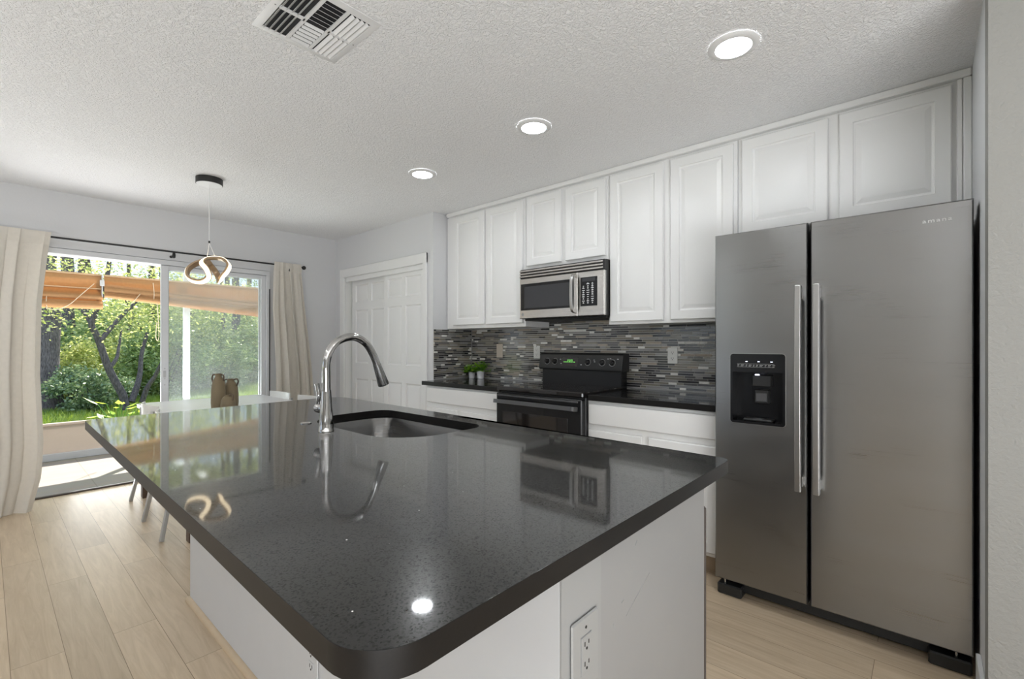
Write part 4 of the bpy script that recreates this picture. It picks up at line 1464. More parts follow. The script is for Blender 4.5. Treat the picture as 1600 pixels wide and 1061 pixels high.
# ================================================================== CEILING FIXTURES
def downlight(x, y, label, group='recessed ceiling lights'):
    t = thing('recessed_light', label, 'ceiling light', (x, y, CEIL), 0, group)
    mb = MB()
    pr = [(0.094, -0.0005), (0.094, -0.004), (0.090, -0.007), (0.074, -0.012), (0.0665, -0.011), (0.0665, -0.004)]
    mb.lathe(pr, (x, y, CEIL), 48, cap0=False, cap1=False)
    obj('trim_ring', mb, M['vent'], t)
    obj('lens', MB().lathe([(0.066, -0.0075), (0.066, -0.0055)], (x, y, CEIL), 40), M['lens'], t)
downlight(-0.577, 1.972, 'round white recessed ceiling light nearest the camera, above the refrigerator side')
downlight(-1.603, 1.984, 'middle of the three round recessed ceiling lights, in front of the range')
downlight(-2.622, 2.017, 'farthest of the three round recessed ceiling lights, toward the pantry doors')
for k, (x, y) in enumerate(((-3.6, -0.6), (-1.8, -0.9), (0.2, -0.9), (2.2, -0.6), (-2.7, -2.6), (-0.6, -2.6), (1.6, -2.6), (1.6, 1.0))):  # added downlights, unseen behind the camera, as fill for the room
    downlight(x, y, 'added unseen ceiling light giving fill from behind the camera', 'added fill ceiling lights')

vt = thing('ceiling_vent', 'white louvred air register in the ceiling near the top of the picture', 'vent', (-1.692, 0.816, CEIL))
VX0, VX1, VY0, VY1 = -1.870, -1.512, 0.655, 0.977
mb = MB()
prof = [(0.0, -0.0005), (0.0, -0.003), (0.010, -0.007), (0.026, -0.008), (0.030, -0.004)]
loops = []
for ins, z in prof:
    loops += [(VX0 + ins, VY0 + ins, CEIL + z), (VX1 - ins, VY0 + ins, CEIL + z), (VX1 - ins, VY1 - ins, CEIL + z), (VX0 + ins, VY1 - ins, CEIL + z)]
fs = []
for k in range(len(prof) - 1):
    for j in range(4):
        fs.append((k * 4 + (j + 1) % 4, k * 4 + j, k * 4 + 4 + j, k * 4 + 4 + (j + 1) % 4))
mb.add(loops, fs)
obj('frame', mb, M['vent'], vt)
obj('duct', MB().box(VX0 + 0.028, VX1 - 0.028, VY0 + 0.028, VY1 - 0.028, CEIL - 0.002, CEIL - 0.0008), M['vent_dark'], vt, smooth=0)
ya, yb_ = VY0 + 0.030, VY1 - 0.030
sec = (yb_ - ya) / 3
mb = MB()
for y in (ya + sec, ya + 2 * sec):
    mb.box(VX0 + 0.028, VX1 - 0.028, y - 0.006, y + 0.006, CEIL - 0.0085, CEIL - 0.003)
xm = (VX0 + VX1) / 2
for a in (0, 2):
    mb.box(xm - 0.007, xm + 0.007, ya + a * sec, ya + (a + 1) * sec, CEIL - 0.0085, CEIL - 0.003)
obj('divider', mb, M['vent'], vt)
def blade(p0, p1, dirv, w=0.014):
    p0, p1 = Vector(p0), Vector(p1)
    d = Vector(dirv) * w
    th = Vector((0, 0, 0.0012))
    v = [p0, p1, p1 + d, p0 + d, p0 - th, p1 - th, p1 + d - th, p0 + d - th]
    return v, [(0, 1, 2, 3), (7, 6, 5, 4), (0, 4, 5, 1), (1, 5, 6, 2), (2, 6, 7, 3), (3, 7, 4, 0)]
zb = CEIL - 0.0025
for sgn, base in ((-1, 0), (1, 2)):
    for half in ((VX0 + 0.030, xm - 0.007), (xm + 0.007, VX1 - 0.030)):
        for k in range(4):
            y = ya + base * sec + 0.009 + k * (sec - 0.012) / 4 + (0.0 if sgn < 0 else 0.006)
            b = MB()
            b.add(*blade((half[0], y, zb), (half[1], y, zb), (0, sgn * 0.72, -0.60), 0.0150))
            obj('louvre', b, M['vent'], vt, smooth=0)
for k in range(12):
    x = VX0 + 0.036 + k * (VX1 - VX0 - 0.072) / 12
    b = MB()
    b.add(*blade((x + 0.01, ya + sec + 0.008, zb), (x + 0.01, ya + 2 * sec - 0.008, zb), (-0.72 if k < 6 else 0.72, 0, -0.55), 0.0125))
    obj('louvre', b, M['vent'], vt, smooth=0)
for y in (VY1 - 0.014, VY0 + 0.014):
    obj('screw', MB().cyl((VX0 + 0.18, y, CEIL - 0.0086), 0.003, 0.001, n=10), M['grey_mark'], vt)

# ---- pendant
pd = thing('pendant_lamp', 'twisted gold ring pendant lamp hanging over the dining table', 'lamp', (-3.843, 1.068, CEIL))
px, py = -3.843, 1.068
obj('canopy', MB().lathe([(0.083, -0.0005), (0.083, -0.043), (0.080, -0.044)], (px, py, CEIL), 40), M['black_matte'], pd)
obj('canopy_plate', MB().lathe([(0.079, -0.0438), (0.079, -0.0455), (0.004, -0.0458)], (px, py, CEIL), 40), M['canopy_white'], pd)
obj('cord', MB().tube([(px, py, CEIL - 0.045), (px, py, 1.966)], 0.0026, 8), M['cord'], pd)
obj('cord_ferrule', MB().lathe([(0.006, -0.008), (0.006, 0.008)], (px, py, 1.966), 12), M['black_matte'], pd)
cth, sth = math.cos(math.radians(41.6)), math.sin(math.radians(41.6))
Rv, Fv = Vector((cth, sth, 0)), Vector((-sth, cth, 0))
ring_px = [(300, 735, .05), (240, 752, .03), (206, 810, -.02), (222, 875, -.05), (285, 915, -.07), (352, 918, -.06), (392, 880, -.05), (378, 822, -.05), (332, 768, -.04), (334, 728, -.005), (390, 712, .03), (455, 726, .04), (506, 772, .02), (512, 825, -.01), (478, 875, -.02), (428, 905, .02), (392, 880, .07), (345, 822, .10), (312, 768, .085)]
k_ = 0.000864
ring = [Vector((px, py, 1.767)) + Rv * ((a - 360) * k_) + Vector((0, 0, (815 - b_) * k_)) + Fv * c for a, b_, c in ring_px]
rp = spline(ring, 7, True)
# ribbon whose flat side faces the ring's axis
def ribbon(path, centre, half_w, half_t, out=0.0):
    mb = MB()
    n = len(path)
    vs, fs = [], []
    for i in range(n):
        t = (path[(i + 1) % n] - path[i - 1]).normalized()
        r = (path[i] - centre)
        r = (r - t * r.dot(t)).normalized()
        s = t.cross(r).normalized()
        c = path[i] + r * out
        vs += [c - s * half_w - r * half_t, c + s * half_w - r * half_t, c + s * half_w + r * half_t, c - s * half_w + r * half_t]
    for i in range(n):
        q = (i + 1) % n
        for j in range(4):
            fs.append((i * 4 + j, i * 4 + (j + 1) % 4, q * 4 + (j + 1) % 4, q * 4 + j))
    return mb.add(vs, fs)
cen = Vector((px, py, 1.767))
rg_ = obj('ring', ribbon(rp, cen, 0.0185, 0.0075), M['gold'], pd)
obj('led_strip', ribbon(rp, cen, 0.0140, 0.0020, 0.0096), M['led'], pd)
for a in (0, 10):
    e = rp[a * 7]
    obj('suspension_wire', MB().tube([(px, py, 1.962), tuple(e + Vector((0, 0, 0.004)))], 0.0024, 6), M['cord'], pd)

# ================================================================== CURTAINS
RODX, RODZ = -4.948, 2.045
cr_ = thing('curtain_rod', 'thin black curtain rod above the sliding glass door', 'curtain rod', (RODX, 1.1, RODZ))
obj('rod', MB().cyl((RODX, -0.55, RODZ), 0.008, 2.78, 'Y', 14), M['black_matte'], cr_)
for y in (2.25, -0.57):
    obj('finial', MB().sphere((RODX, y, RODZ), 0.021, 10), M['black_matte'], cr_)
for y in (1.105, 2.10, -0.5):
    mb = MB()
    mb.cyl((XL + 0.001, y, RODZ - 0.03), 0.011, 0.006, 'X', 16)
    mb.tube([(XL + 0.004, y, RODZ - 0.03), (XL + 0.05, y, RODZ - 0.028), (RODX, y, RODZ - 0.012)], 0.005, 8)
    mb.lathe([(0.002, -0.055), (0.010, -0.05), (0.0125, -0.03), (0.011, -0.012), (0.006, -0.006)], (RODX, y, RODZ), 14)
    obj('bracket', mb, M['black_matte'], cr_)

def curtain(label, edges, folds, amp, seed):
    """edges: list of (z, y_left, y_right); a hanging pleated sheet with thickness"""
    t = thing('curtain', label, 'curtain', (RODX, (edges[0][1] + edges[0][2]) / 2, 0), 0, 'linen curtains')
    rnd = random.Random(seed)
    nu, nv = 150, 44
    zs = [e[0] for e in edges]
    ph = [rnd.uniform(0, 6.28) for _ in range(4)]
    zt, zb_ = zs[0], zs[-1]
    grid = []
    for j in range(nv + 1):
        z = zt + (zb_ - zt) * j / nv
        y0 = np.interp(-z, [-q for q in zs], [e[1] for e in edges])
        y1 = np.interp(-z, [-q for q in zs], [e[2] for e in edges])
        v = j / nv
        row = []
        for i in range(nu + 1):
            u = i / nu
            uu = u + 0.035 * v * math.sin(2 * PI * 1.3 * u + ph[0])
            a = amp * (0.75 + 0.35 * v) * min(1, 0.55 + 1.6 * v)
            x = a * (math.sin(2 * PI * folds * uu + ph[1]) + 0.45 * math.sin(2 * PI * folds * 1.7 * uu + ph[2] + 1.5 * v) + 0.25 * math.sin(2 * PI * folds * 0.6 * uu + ph[3]))
            yy = y0 + (y1 - y0) * u + 0.010 * math.sin(2 * PI * folds * 2 * uu) * (1 - 0.3 * v)
            if z > RODZ - 0.035:
                x = 0.014 + 0.25 * x
            row.append(Vector((RODX + x * 0.9, yy, z)))
        grid.append(row)
    def sheet(j0, j1):
        mb = MB()
        th = 0.0016
        vs, fs = [], []
        for side in (1, -1):
            for j in range(j0, j1 + 1):
                for i in range(nu + 1):
                    a = grid[j][min(i + 1, nu)] - grid[j][max(i - 1, 0)]
                    nrm = Vector((a.y, -a.x, 0)).normalized()
                    vs.append(grid[j][i] + nrm * (th * side))
        m_ = j1 - j0 + 1
        w = nu + 1
        for s in range(2):
            o_ = s * m_ * w
            for j in range(m_ - 1):
                for i in range(nu):
                    q = (o_ + j * w + i, o_ + j * w + i + 1, o_ + (j + 1) * w + i + 1, o_ + (j + 1) * w + i)
                    fs.append(q if s == 1 else q[::-1])
        o_ = m_ * w
        for j in range(m_ - 1):
            fs.append((j * w, (j + 1) * w, o_ + (j + 1) * w, o_ + j * w))
            fs.append((j * w + nu, o_ + j * w + nu, o_ + (j + 1) * w + nu, (j + 1) * w + nu))
        return mb.add(vs, fs)
    obj('header_band', sheet(0, 2), M['curtain'], t, smooth=60)
    obj('drape', sheet(2, nv), M['curtain'], t, smooth=60)
curtain('pale linen curtain at the left edge of the picture, left of the glass door', [(2.078, -0.42, 0.335), (1.9, -0.42, 0.315), (1.55, -0.42, 0.285), (1.0, -0.42, 0.278), (0.5, -0.42, 0.298), (0.25, -0.42, 0.285), (0.004, -0.40, 0.235)], 6, 0.021, 3)
curtain('pale linen curtain gathered at the right side of the glass door', [(2.072, 1.945, 2.215), (1.6, 1.93, 2.265), (1.0, 1.955, 2.335), (0.5, 1.96, 2.375), (0.02, 1.96, 2.40)], 4, 0.030, 8)

# ================================================================== DINING TABLE, CHAIRS, JUGS
TX0, TX1, TY0, TY1, TZ = -4.93, -3.36, 0.835, 1.805, 0.742
tb = thing('dining_table', 'pale-topped dining table with dark wooden legs beside the glass door', 'table', ((TX0 + TX1) / 2, (TY0 + TY1) / 2, 0))
out = round_poly([(TX0, TY0, 0.06), (TX1, TY0, 0.06), (TX1, TY1, 0.06), (TX0, TY1, 0.06)], 6)
obj('tabletop', plate_mb([out], TZ - 0.028, TZ), M['table'], tb, bevel=0.005)
a = 0.06
ap = MB()
ap.box(TX0 + a, TX1 - a, TY0 + a, TY0 + a + 0.02, TZ - 0.095, TZ - 0.0285)
ap.box(TX0 + a, TX1 - a, TY1 - a - 0.02, TY1 - a, TZ - 0.095, TZ - 0.0285)
ap.box(TX0 + a, TX0 + a + 0.02, TY0 + a, TY1 - a, TZ - 0.095, TZ - 0.0285)
ap.box(TX1 - a - 0.02, TX1 - a, TY0 + a, TY1 - a, TZ - 0.095, TZ - 0.0285)
obj('apron', ap, M['table_leg'], tb)
for x in (TX0 + 0.20, TX1 - 0.09):
    for y in (TY0 + 0.035, TY1 - 0.035):
        obj('leg', MB().rbox(x - 0.033, x + 0.033, y - 0.03, y + 0.03, 0.0005, TZ - 0.029, 0.004), M['table_leg'], tb)

def make_chair(label):
    """local frame: faces +Y, origin on the floor under the seat"""
    t = thing('dining_chair', label, 'chair', (0, 0, 0), 0, 'dining chairs')
    seat = round_poly([(-0.215, -0.20, 0.05), (0.215, -0.20, 0.05), (0.20, 0.21, 0.07), (-0.20, 0.21, 0.07)], 6)
    obj('seat', plate_mb([seat], 0.435, 0.462), M['chair_seat'], t, local=True, bevel=0.008)
    # curved backrest
    mb = MB()
    n = 14
    vs, fs = [], []
    for j in range(5):
        z = 0.60 + j * 0.045
        for s in (0, 1):
            for i in range(n + 1):
                u = -1 + 2 * i / n
                y = -0.235 - 0.02 * (z - 0.5) + 0.045 * u * u - 0.014 * s
                vs.append((0.222 * u, y, z))
    w = n + 1
    for j in range(4):
        for i in range(n):
            a0, b0 = (2 * j) * w, (2 * j + 2) * w
            fs.append((a0 + i, b0 + i, b0 + i + 1, a0 + i + 1))
            a1, b1 = (2 * j + 1) * w, (2 * j + 3) * w
            fs.append((a1 + i, a1 + i + 1, b1 + i + 1, b1 + i))
        for i in (0, n):
            q = ((2 * j) * w + i, (2 * j + 1) * w + i, (2 * j + 3) * w + i, (2 * j + 2) * w + i)
            fs.append(q if i == 0 else q[::-1])
    for i in range(n):
        fs.append((i, i + 1, w + i + 1, w + i))
        a0, a1 = 8 * w, 9 * w
        fs.append((a0 + i, a1 + i, a1 + i + 1, a0 + i + 1))
    mb.add(vs, fs)
    obj('backrest', mb, M['chair_seat'], t, local=True, bevel=0.003)
    for s in (-1, 1):
        mb = MB()
        mb.tube([(0.25 * s, -0.285, 0.0006), (0.20 * s, -0.20, 0.434)], 0.014, sq=(0.015, 0.011))
        obj('leg', mb, M['chair_leg'], t, local=True, bevel=0.003)
        mb = MB()
        mb.tube([(0.235 * s, 0.265, 0.0006), (0.185 * s, 0.17, 0.434)], 0.014, sq=(0.015, 0.011))
        obj('leg', mb, M['chair_leg'], t, local=True, bevel=0.003)
        mb = MB()
        mb.tube([(0.185 * s, -0.195, 0.455), (0.19 * s, -0.225, 0.60), (0.19 * s, -0.232, 0.74)], 0.009, 10)
        obj('back_post', mb, M['chair_leg'], t, local=True)
    return t
c0 = make_chair('pale chair on the left side of the table, nearest the glass door')
c0.location = (-4.445, 1.05, 0)
for (x, y, rz, lab) in ((-3.835, 1.02, 0.0, 'pale chair on the left side of the table, nearest the island'),
                        (-4.60, 1.66, PI, 'pale chair on the far side of the table, its back close to the curtain'),
                        (-4.03, 1.68, PI, 'pale chair on the far side of the table, its back just left of the faucet')):
    c = copy_tree(c0)
    c.location = (x, y, 0)
    c.rotation_euler = (0, 0, rz)
    c['label'] = lab

def jug(c, prof, label, handles, seed=0):
    t = thing('ceramic_jug', label, 'vase', c, 0, 'brown ceramic jugs')
    obj('body', MB().lathe([(r, z) for r, z in prof], c, 36, cap1=False), M['vase'], t)
    for pth, r in handles:
        obj('handle', MB().tube(spline([(c[0] + Rv.x * u + Fv.x * w, c[1] + Rv.y * u + Fv.y * w, c[2] + z) for u, w, z in pth], 6), r, 10), M['vase_dark'], t)
    return t
J1 = (-4.02, 1.178, TZ + 0.0006)
jug(J1, [(0.040, 0), (0.047, 0.006), (0.050, 0.05), (0.049, 0.12), (0.045, 0.18), (0.038, 0.215), (0.027, 0.236), (0.022, 0.246), (0.022, 0.262), (0.026, 0.270), (0.021, 0.270), (0.017, 0.255), (0.017, 0.235)],
    'tallest of the three brown ceramic jugs on the dining table',
    [([(-0.024, 0, 0.262), (-0.040, 0, 0.262), (-0.049, 0, 0.235), (-0.042, 0, 0.205)], 0.0055), ([(0.022, 0, 0.262), (0.036, 0, 0.258), (0.040, 0, 0.236), (0.036, 0, 0.215)], 0.0055)])
J2 = (-4.10, 1.287, TZ + 0.0006)
jug(J2, [(0.044, 0), (0.051, 0.006), (0.054, 0.04), (0.053, 0.11), (0.047, 0.160), (0.036, 0.188), (0.026, 0.200), (0.024, 0.214), (0.028, 0.221), (0.022, 0.221), (0.018, 0.205), (0.018, 0.190)],
    'mid-sized brown ceramic jug with two ear handles, behind the smallest jug',
    [([(0.026, 0, 0.214), (0.046, 0, 0.220), (0.058, 0, 0.200), (0.046, 0, 0.166)], 0.006), ([(-0.026, 0, 0.214), (-0.044, 0, 0.216), (-0.052, 0, 0.196), (-0.044, 0, 0.168)], 0.005)])
J3 = (-3.895, 1.205, TZ + 0.0006)
jug(J3, [(0.040, 0), (0.046, 0.005), (0.049, 0.04), (0.046, 0.075), (0.036, 0.098), (0.024, 0.106), (0.022, 0.114), (0.025, 0.118), (0.019, 0.118), (0.016, 0.105)],
    'smallest squat brown ceramic jug, in front of the other two',
    [([(0.018, -0.02, 0.114), (0.040, -0.022, 0.122), (0.050, -0.020, 0.104), (0.044, -0.018, 0.078)], 0.0055)])

# ================================================================== LANAI SHADES
def lanai_shade(label, y0, y1, panel, folds, cords, bars):
    """panel/folds: strips [(z_top_left, z_bot_left, z_top_right, z_bot_right, bulge)], hung at the lanai opening"""
    t = thing('roller_shade', label, 'shade', (-6.86, (y0 + y1) / 2, 2.0), 0, 'amber lanai shades')
    def strip(zt0, zb0, zt1, zb1, bulge, x):
        mb = MB()
        nu, nv = 24, 6
        vs, fs = [], []
        for s in (0, 1):
            for j in range(nv + 1):
                for i in range(nu + 1):
                    u, v = i / nu, j / nv
                    zt = zt0 + (zt1 - zt0) * u; zb = zb0 + (zb1 - zb0) * u
                    z = zt + (zb - zt) * v
                    vs.append((x + bulge * math.sin(PI * v) + 0.004 * math.sin(9 * u + 3 * v) + 0.002 * s, y0 + (y1 - y0) * u, z))
        w = nu + 1; o_ = w * (nv + 1)
        for j in range(nv):
            for i in range(nu):
                fs.append((j * w + i, j * w + i + 1, (j + 1) * w + i + 1, (j + 1) * w + i))
                fs.append((o_ + j * w + i, o_ + (j + 1) * w + i, o_ + (j + 1) * w + i + 1, o_ + j * w + i + 1))
        for i in range(nu):
            fs.append((i, o_ + i, o_ + i + 1, i + 1))
            e = nv * w
            fs.append((e + i, e + i + 1, o_ + e + i + 1, o_ + e + i))
        return mb.add(vs, fs)
    for k, f in enumerate(panel + folds):
        obj('shade_panel' if k < len(panel) else 'shade_fold', strip(*f), M['shade'], t, smooth=60)
    for za, zb in bars:
        obj('slat_bar', MB().tube([(-6.852, y0, za), (-6.852, y1, zb)], 0.006, 8), M['shade_bar'], t)
    for c in cords:
        obj('pull_cord', MB().tube(spline(c, 8), 0.0035, 6), M['rope'], t)
    obj('head_bar', MB().rbox(-6.90, -6.865, y0, y1, 1.992, 2.012, 0.004), M['shade_bar'], t)
    return t
lanai_shade('amber lanai shade at left, half rolled with sagging folds and a hanging cord', -1.2, 0.872,
            [(1.995, 1.835, 1.995, 1.845, 0.012, -6.88)],
            [(1.84, 1.765, 1.85, 1.77, -0.03, -6.87), (1.785, 1.72, 1.78, 1.725, 0.03, -6.85), (1.73, 1.69, 1.735, 1.695, -0.02, -6.86), (1.70, 1.612, 1.70, 1.622, 0.035, -6.85)],
            [[(-6.84, 0.80, 1.90), (-6.82, 0.70, 1.78), (-6.81, 0.60, 1.66), (-6.82, 0.50, 1.60), (-6.83, 0.42, 1.62)], [(-6.84, 0.43, 1.76), (-6.82, 0.425, 1.68), (-6.83, 0.43, 1.60)]],
            [(1.842, 1.848), (1.775, 1.775), (1.70, 1.70)])
lanai_shade('wide amber lanai shade at right, hanging askew behind the door stile', 0.885, 4.3,
            [(1.995, 1.88, 1.995, 1.69, 0.012, -6.88)],
            [(1.885, 1.80, 1.72, 1.69, 0.03, -6.86), (1.905, 1.775, 1.69, 1.63, -0.01, -6.84), (1.80, 1.755, 1.66, 1.44, 0.03, -6.85)],
            [[(-6.83, 1.32, 1.96), (-6.825, 1.33, 1.84), (-6.83, 1.325, 1.74)], [(-6.83, 1.20, 1.82), (-6.81, 1.16, 1.76), (-6.83, 1.12, 1.70)],
             [(-6.83, 1.36, 1.74), (-6.82, 1.37, 1.5), (-6.82, 1.375, 1.33), (-6.82, 1.36, 1.28), (-6.82, 1.345, 1.33), (-6.82, 1.355, 1.5)]],
            [(1.885, 1.72), (1.80, 1.66), (1.76, 1.45)])
mb = MB()
mb.rbox(-6.835, -6.82, 0.845, 0.885, 1.88, 1.945, 0.004)
tag(obj('shade_bracket', mb.box(-6.93, -6.822, 0.862, 0.870, 1.76, 2.0), M['alu_grey']), 'small grey bracket between the two amber lanai shades', 'bracket')

# ================================================================== GARDEN
RG = np.random.default_rng(12)
GZ = -0.14
def leaf_mesh(name, centres, normals_up, size, m, seed, aspect=0.5):
    rg2 = np.random.default_rng(seed)
    n = len(centres)
    d = rg2.normal(size=(n, 3)); d[:, 2] *= 0.6
    d /= np.linalg.norm(d, axis=1)[:, None]
    e = rg2.normal(size=(n, 3)); e -= d * (e * d).sum(1)[:, None]
    e /= np.linalg.norm(e, axis=1)[:, None]
    L = (size * rg2.uniform(0.6, 1.3, n))[:, None]
    c = np.asarray(centres)
    v = np.empty((n, 4, 3))
    v[:, 0] = c - d * L
    v[:, 1] = c + e * L * aspect
    v[:, 2] = c + d * L
    v[:, 3] = c - e * L * aspect
    me = bpy.data.meshes.new(name)
    me.vertices.add(n * 4)
    me.vertices.foreach_set('co', v.reshape(-1))
    me.loops.add(n * 4)
    me.loops.foreach_set('vertex_index', np.arange(n * 4, dtype=np.int32))
    me.polygons.add(n)
    me.polygons.foreach_set('loop_start', np.arange(0, n * 4, 4, dtype=np.int32))
    me.polygons.foreach_set('loop_total', np.full(n, 4, dtype=np.int32))
    me.update(calc_edges=True)
    me.validate()
    me.materials.append(m)
    return me
def clump_points(n, rx, ry, rz, zc, clumps, seed):
    """leaf positions gathered in rounded tufts over an ellipsoid, denser near its skin"""
    g = np.random.default_rng(seed)
    cc = g.normal(size=(clumps, 3)); cc /= np.linalg.norm(cc, axis=1)[:, None]
    cc *= g.uniform(0.45, 1.0, clumps)[:, None]
    k = g.integers(0, clumps, n)
    p = cc[k] + g.normal(size=(n, 3)) * 0.17
    p *= np.array([rx, ry, rz])
    p[:, 2] += zc
    return p[p[:, 2] > 0.02]
def branch_mb(h, r, seed, n=7):
    rnd = random.Random(seed)
    mb = MB()
    for k in range(n):
        a = 2 * PI * k / n + rnd.uniform(-0.4, 0.4)
        sp = rnd.uniform(0.25, 0.7) * h
        mb.tube(spline([(0, 0, 0), (0.25 * sp * math.cos(a), 0.25 * sp * math.sin(a), h * 0.35), (sp * 0.7 * math.cos(a + .2), sp * 0.7 * math.sin(a + .2), h * 0.8)], 4), [r * (1 - 0.75 * i / 8) for i in range(9)], 6)
    return mb
shrub_protos = []
def make_shrub(label, m, n, rx, rz, size, seed, loc, group, aspect=0.5, clumps=26):
    t = thing('garden_shrub', label, 'shrub', loc, 0, group)
    me = leaf_mesh('foliage', clump_points(n, rx, rx, rz, rz * 0.92, clumps, seed), None, size, m, seed + 1, aspect)
    f = bpy.data.objects.new('foliage', me)
    COL.objects.link(f); f.parent = t
    obj('stems', branch_mb(rz * 1.5, 0.02, seed), M['bark2'], t, local=True)
    return t
G_SH = 'leafy shrubs at the edge of the woods'
far_lab = 'leafy green shrub among the woods beyond the lanai'
pA = make_shrub('yellow-green shrub in the sun at the left edge of the lawn', M['leaf_a'], 9000, 0.80, 0.80, 0.040, 31, (-14.2, 1.30, GZ), G_SH)
pB = make_shrub('low dark green bush on the lawn behind the leaning tree', M['leaf_c'], 8000, 0.62, 0.46, 0.036, 32, (-12.9, 1.42, GZ), G_SH)
pC = make_shrub('tall mid-green shrub straight behind the door stile', M['leaf_b'], 9500, 0.95, 1.0, 0.045, 33, (-15.4, 3.25, GZ), G_SH)
pD = make_shrub('broad palm-like shrub with long narrow leaves behind the brown jugs', M['leaf_b'], 6500, 1.0, 0.78, 0.10, 34, (-16.4, 4.75, GZ), G_SH, 0.16)
def more_shrub(src, loc, s, label, rz=0.0):
    c = copy_tree(src)
    c.location = loc
    c.rotation_euler = (0, 0, rz)
    c.scale = (s[0], s[0], s[1])
    c['label'] = label
    return c
for src, loc, s, rz in ((pA, (-16.2, 2.35, GZ), (1.1, 1.2), 1.0), (pC, (-17.0, 1.15, GZ), (1.1, 1.0), 2.2), (pC, (-18.2, 6.1, GZ), (1.2, 1.1), 0.7),
                        (pA, (-18.0, 4.0, GZ), (1.3, 1.2), 2.6), (pD, (-15.2, 2.35, GZ), (0.7, 0.7), 0.4), (pA, (-19.5, 7.2, GZ), (1.4, 1.5), 4.0),
                        (pC, (-21, 2.2, GZ), (1.6, 1.3), 1.7), (pD, (-21, 5.0, GZ), (1.7, 1.6), 0.9), (pC, (-22, 8.1, GZ), (1.7, 1.5), 2.9),
                        (pB, (-19.6, 5.4, GZ), (1.9, 2.2), 5.0), (pA, (-24, 3.7, GZ), (2.0, 1.5), 0.2), (pC, (-25, 6.4, GZ), (2.2, 1.6), 3.6),
                        (pA, (-26, 9.7, GZ), (2.2, 1.8), 1.1), (pC, (-27, 2.0, GZ), (2.3, 1.7), 4.4), (pA, (-28, 8.1, GZ), (2.4, 1.9), 2.0),
                        (pC, (-30, 4.3, GZ), (2.8, 1.9), 1.3), (pC, (-31, 11.2, GZ), (2.8, 2.0), 5.2), (pC, (-32, 7.5, GZ), (3.0, 2.1), 0.5),
                        (pA, (-20, 0.9, GZ), (1.5, 1.4), 3.1), (pB, (-14.6, 0.62, GZ), (0.9, 1.3), 1.9),
                        (pC, (-17.5, 8.6, GZ), (1.5, 1.4), 0.8), (pA, (-18.5, 10.8, GZ), (1.7, 1.6), 2.4), (pC, (-19.5, 13.2, GZ), (1.9, 1.7), 4.6),
                        (pA, (-21.5, 15.8, GZ), (2.0, 1.8), 1.5), (pC, (-24.5, 12.8, GZ), (2.4, 1.9), 3.3), (pC, (-16.5, -1.0, GZ), (1.4, 1.2), 5.5),
                        (pA, (-18.0, -3.2, GZ), (1.6, 1.4), 0.3), (pC, (-22.0, -1.4, GZ), (2.0, 1.7), 2.2), (pA, (-26.0, -4.0, GZ), (2.4, 1.9), 3.9)):
    more_shrub(src, loc, s, far_lab, rz)

# small bright plant just outside the kick panel
t = thing('broadleaf_plant', 'small bright lime plant with broad leaves just outside the lanai panel', 'plant', (-9.3, 1.38, GZ))
lf, st = MB(), MB()
rnd = random.Random(21)
for k in range(26):
    a = rnd.uniform(0, 2 * PI); el = rnd.uniform(0.35, 1.4); L = rnd.uniform(0.25, 0.56)
    b0 = Vector((-9.3, 1.38, GZ))
    tip = b0 + Vector((math.cos(a) * math.cos(el), math.sin(a) * math.cos(el), math.sin(el))) * L
    st.tube([b0, tip], 0.005, 5)
    d = Vector((math.cos(a), math.sin(a), rnd.uniform(-0.3, 0.7))).normalized()
    s = d.cross(Vector((0, 0, 1))).normalized() * rnd.uniform(0.03, 0.05)
    ln_ = rnd.uniform(0.14, 0.22)
    lf.add([tip, tip + d * ln_ * 0.4 + s, tip + d * ln_, tip + d * ln_ * 0.4 - s, tip + d * ln_ * 0.45 + Vector((0, 0, -0.015))], [(0, 4, 1), (1, 4, 2), (2, 4, 3), (3, 4, 0)])
obj('foliage', lf, M['leaf_d'], t)
obj('stems', st, M['herb_stem'], t)

# trees
def trunk_tree(label, x, y, r, h, lean, group, crown=None, seed=0):
    t = thing('pine_tree', label, 'tree', (x, y, GZ), 0, group)
    rnd = random.Random(seed)
    pts, rr = [], []
    for k in range(13):
        v = k / 12
        pts.append((lean * v * h + 0.04 * rnd.uniform(-1, 1), 0.3 * lean * v * h + 0.04 * rnd.uniform(-1, 1), -0.05 + h * v))
        rr.append(r * (1.25 if k == 0 else 1.0) * (1 - 0.55 * v))
    obj('trunk', MB().tube(spline(pts, 3), [np.interp(i / 36, [j / 12 for j in range(13)], rr) for i in range(37)], 14), M['bark'], t, local=True)
    if crown:
        f = bpy.data.objects.new('crown', crown)
        COL.objects.link(f); f.parent = t
        f.location = (lean * h * 0.8, 0.2 * lean * h, h * 0.62)
        f.rotation_euler = (0, 0, rnd.uniform(0, 6))
        f.scale = (h / 9, h / 9, h / 9)
    return t
crown_a = leaf_mesh('crown', clump_points(4200, 2.6, 2.6, 1.9, 1.6, 34, 51), None, 0.11, M['needle'], 52, 0.16)
crown_b = leaf_mesh('crown', clump_points(5200, 2.8, 2.8, 2.4, 1.0, 40, 53), None, 0.10, M['leaf_a'], 54, 0.5)
G_T = 'pine trunks in the woods'
trunk_tree('thick dark pine trunk at the left, beside the left curtain', -13.5, 0.86, 0.215, 9, 0.0, G_T, crown_a, 1)
trunk_tree('slimmer pine trunk just right of the thick dark one', -17.5, 1.50, 0.17, 10, 0.0, G_T, crown_b, 2)
trunk_tree('straight grey pine trunk seen through the right door pane', -18.6, 6.02, 0.145, 11, 0.0, G_T, crown_a, 3)
trunk_tree('thin grey trunk left of the straight pine in the right pane', -19.6, 5.86, 0.075, 9, 0.003, G_T, crown_b, 4)
wood = 'slender tree trunk deep in the woods'
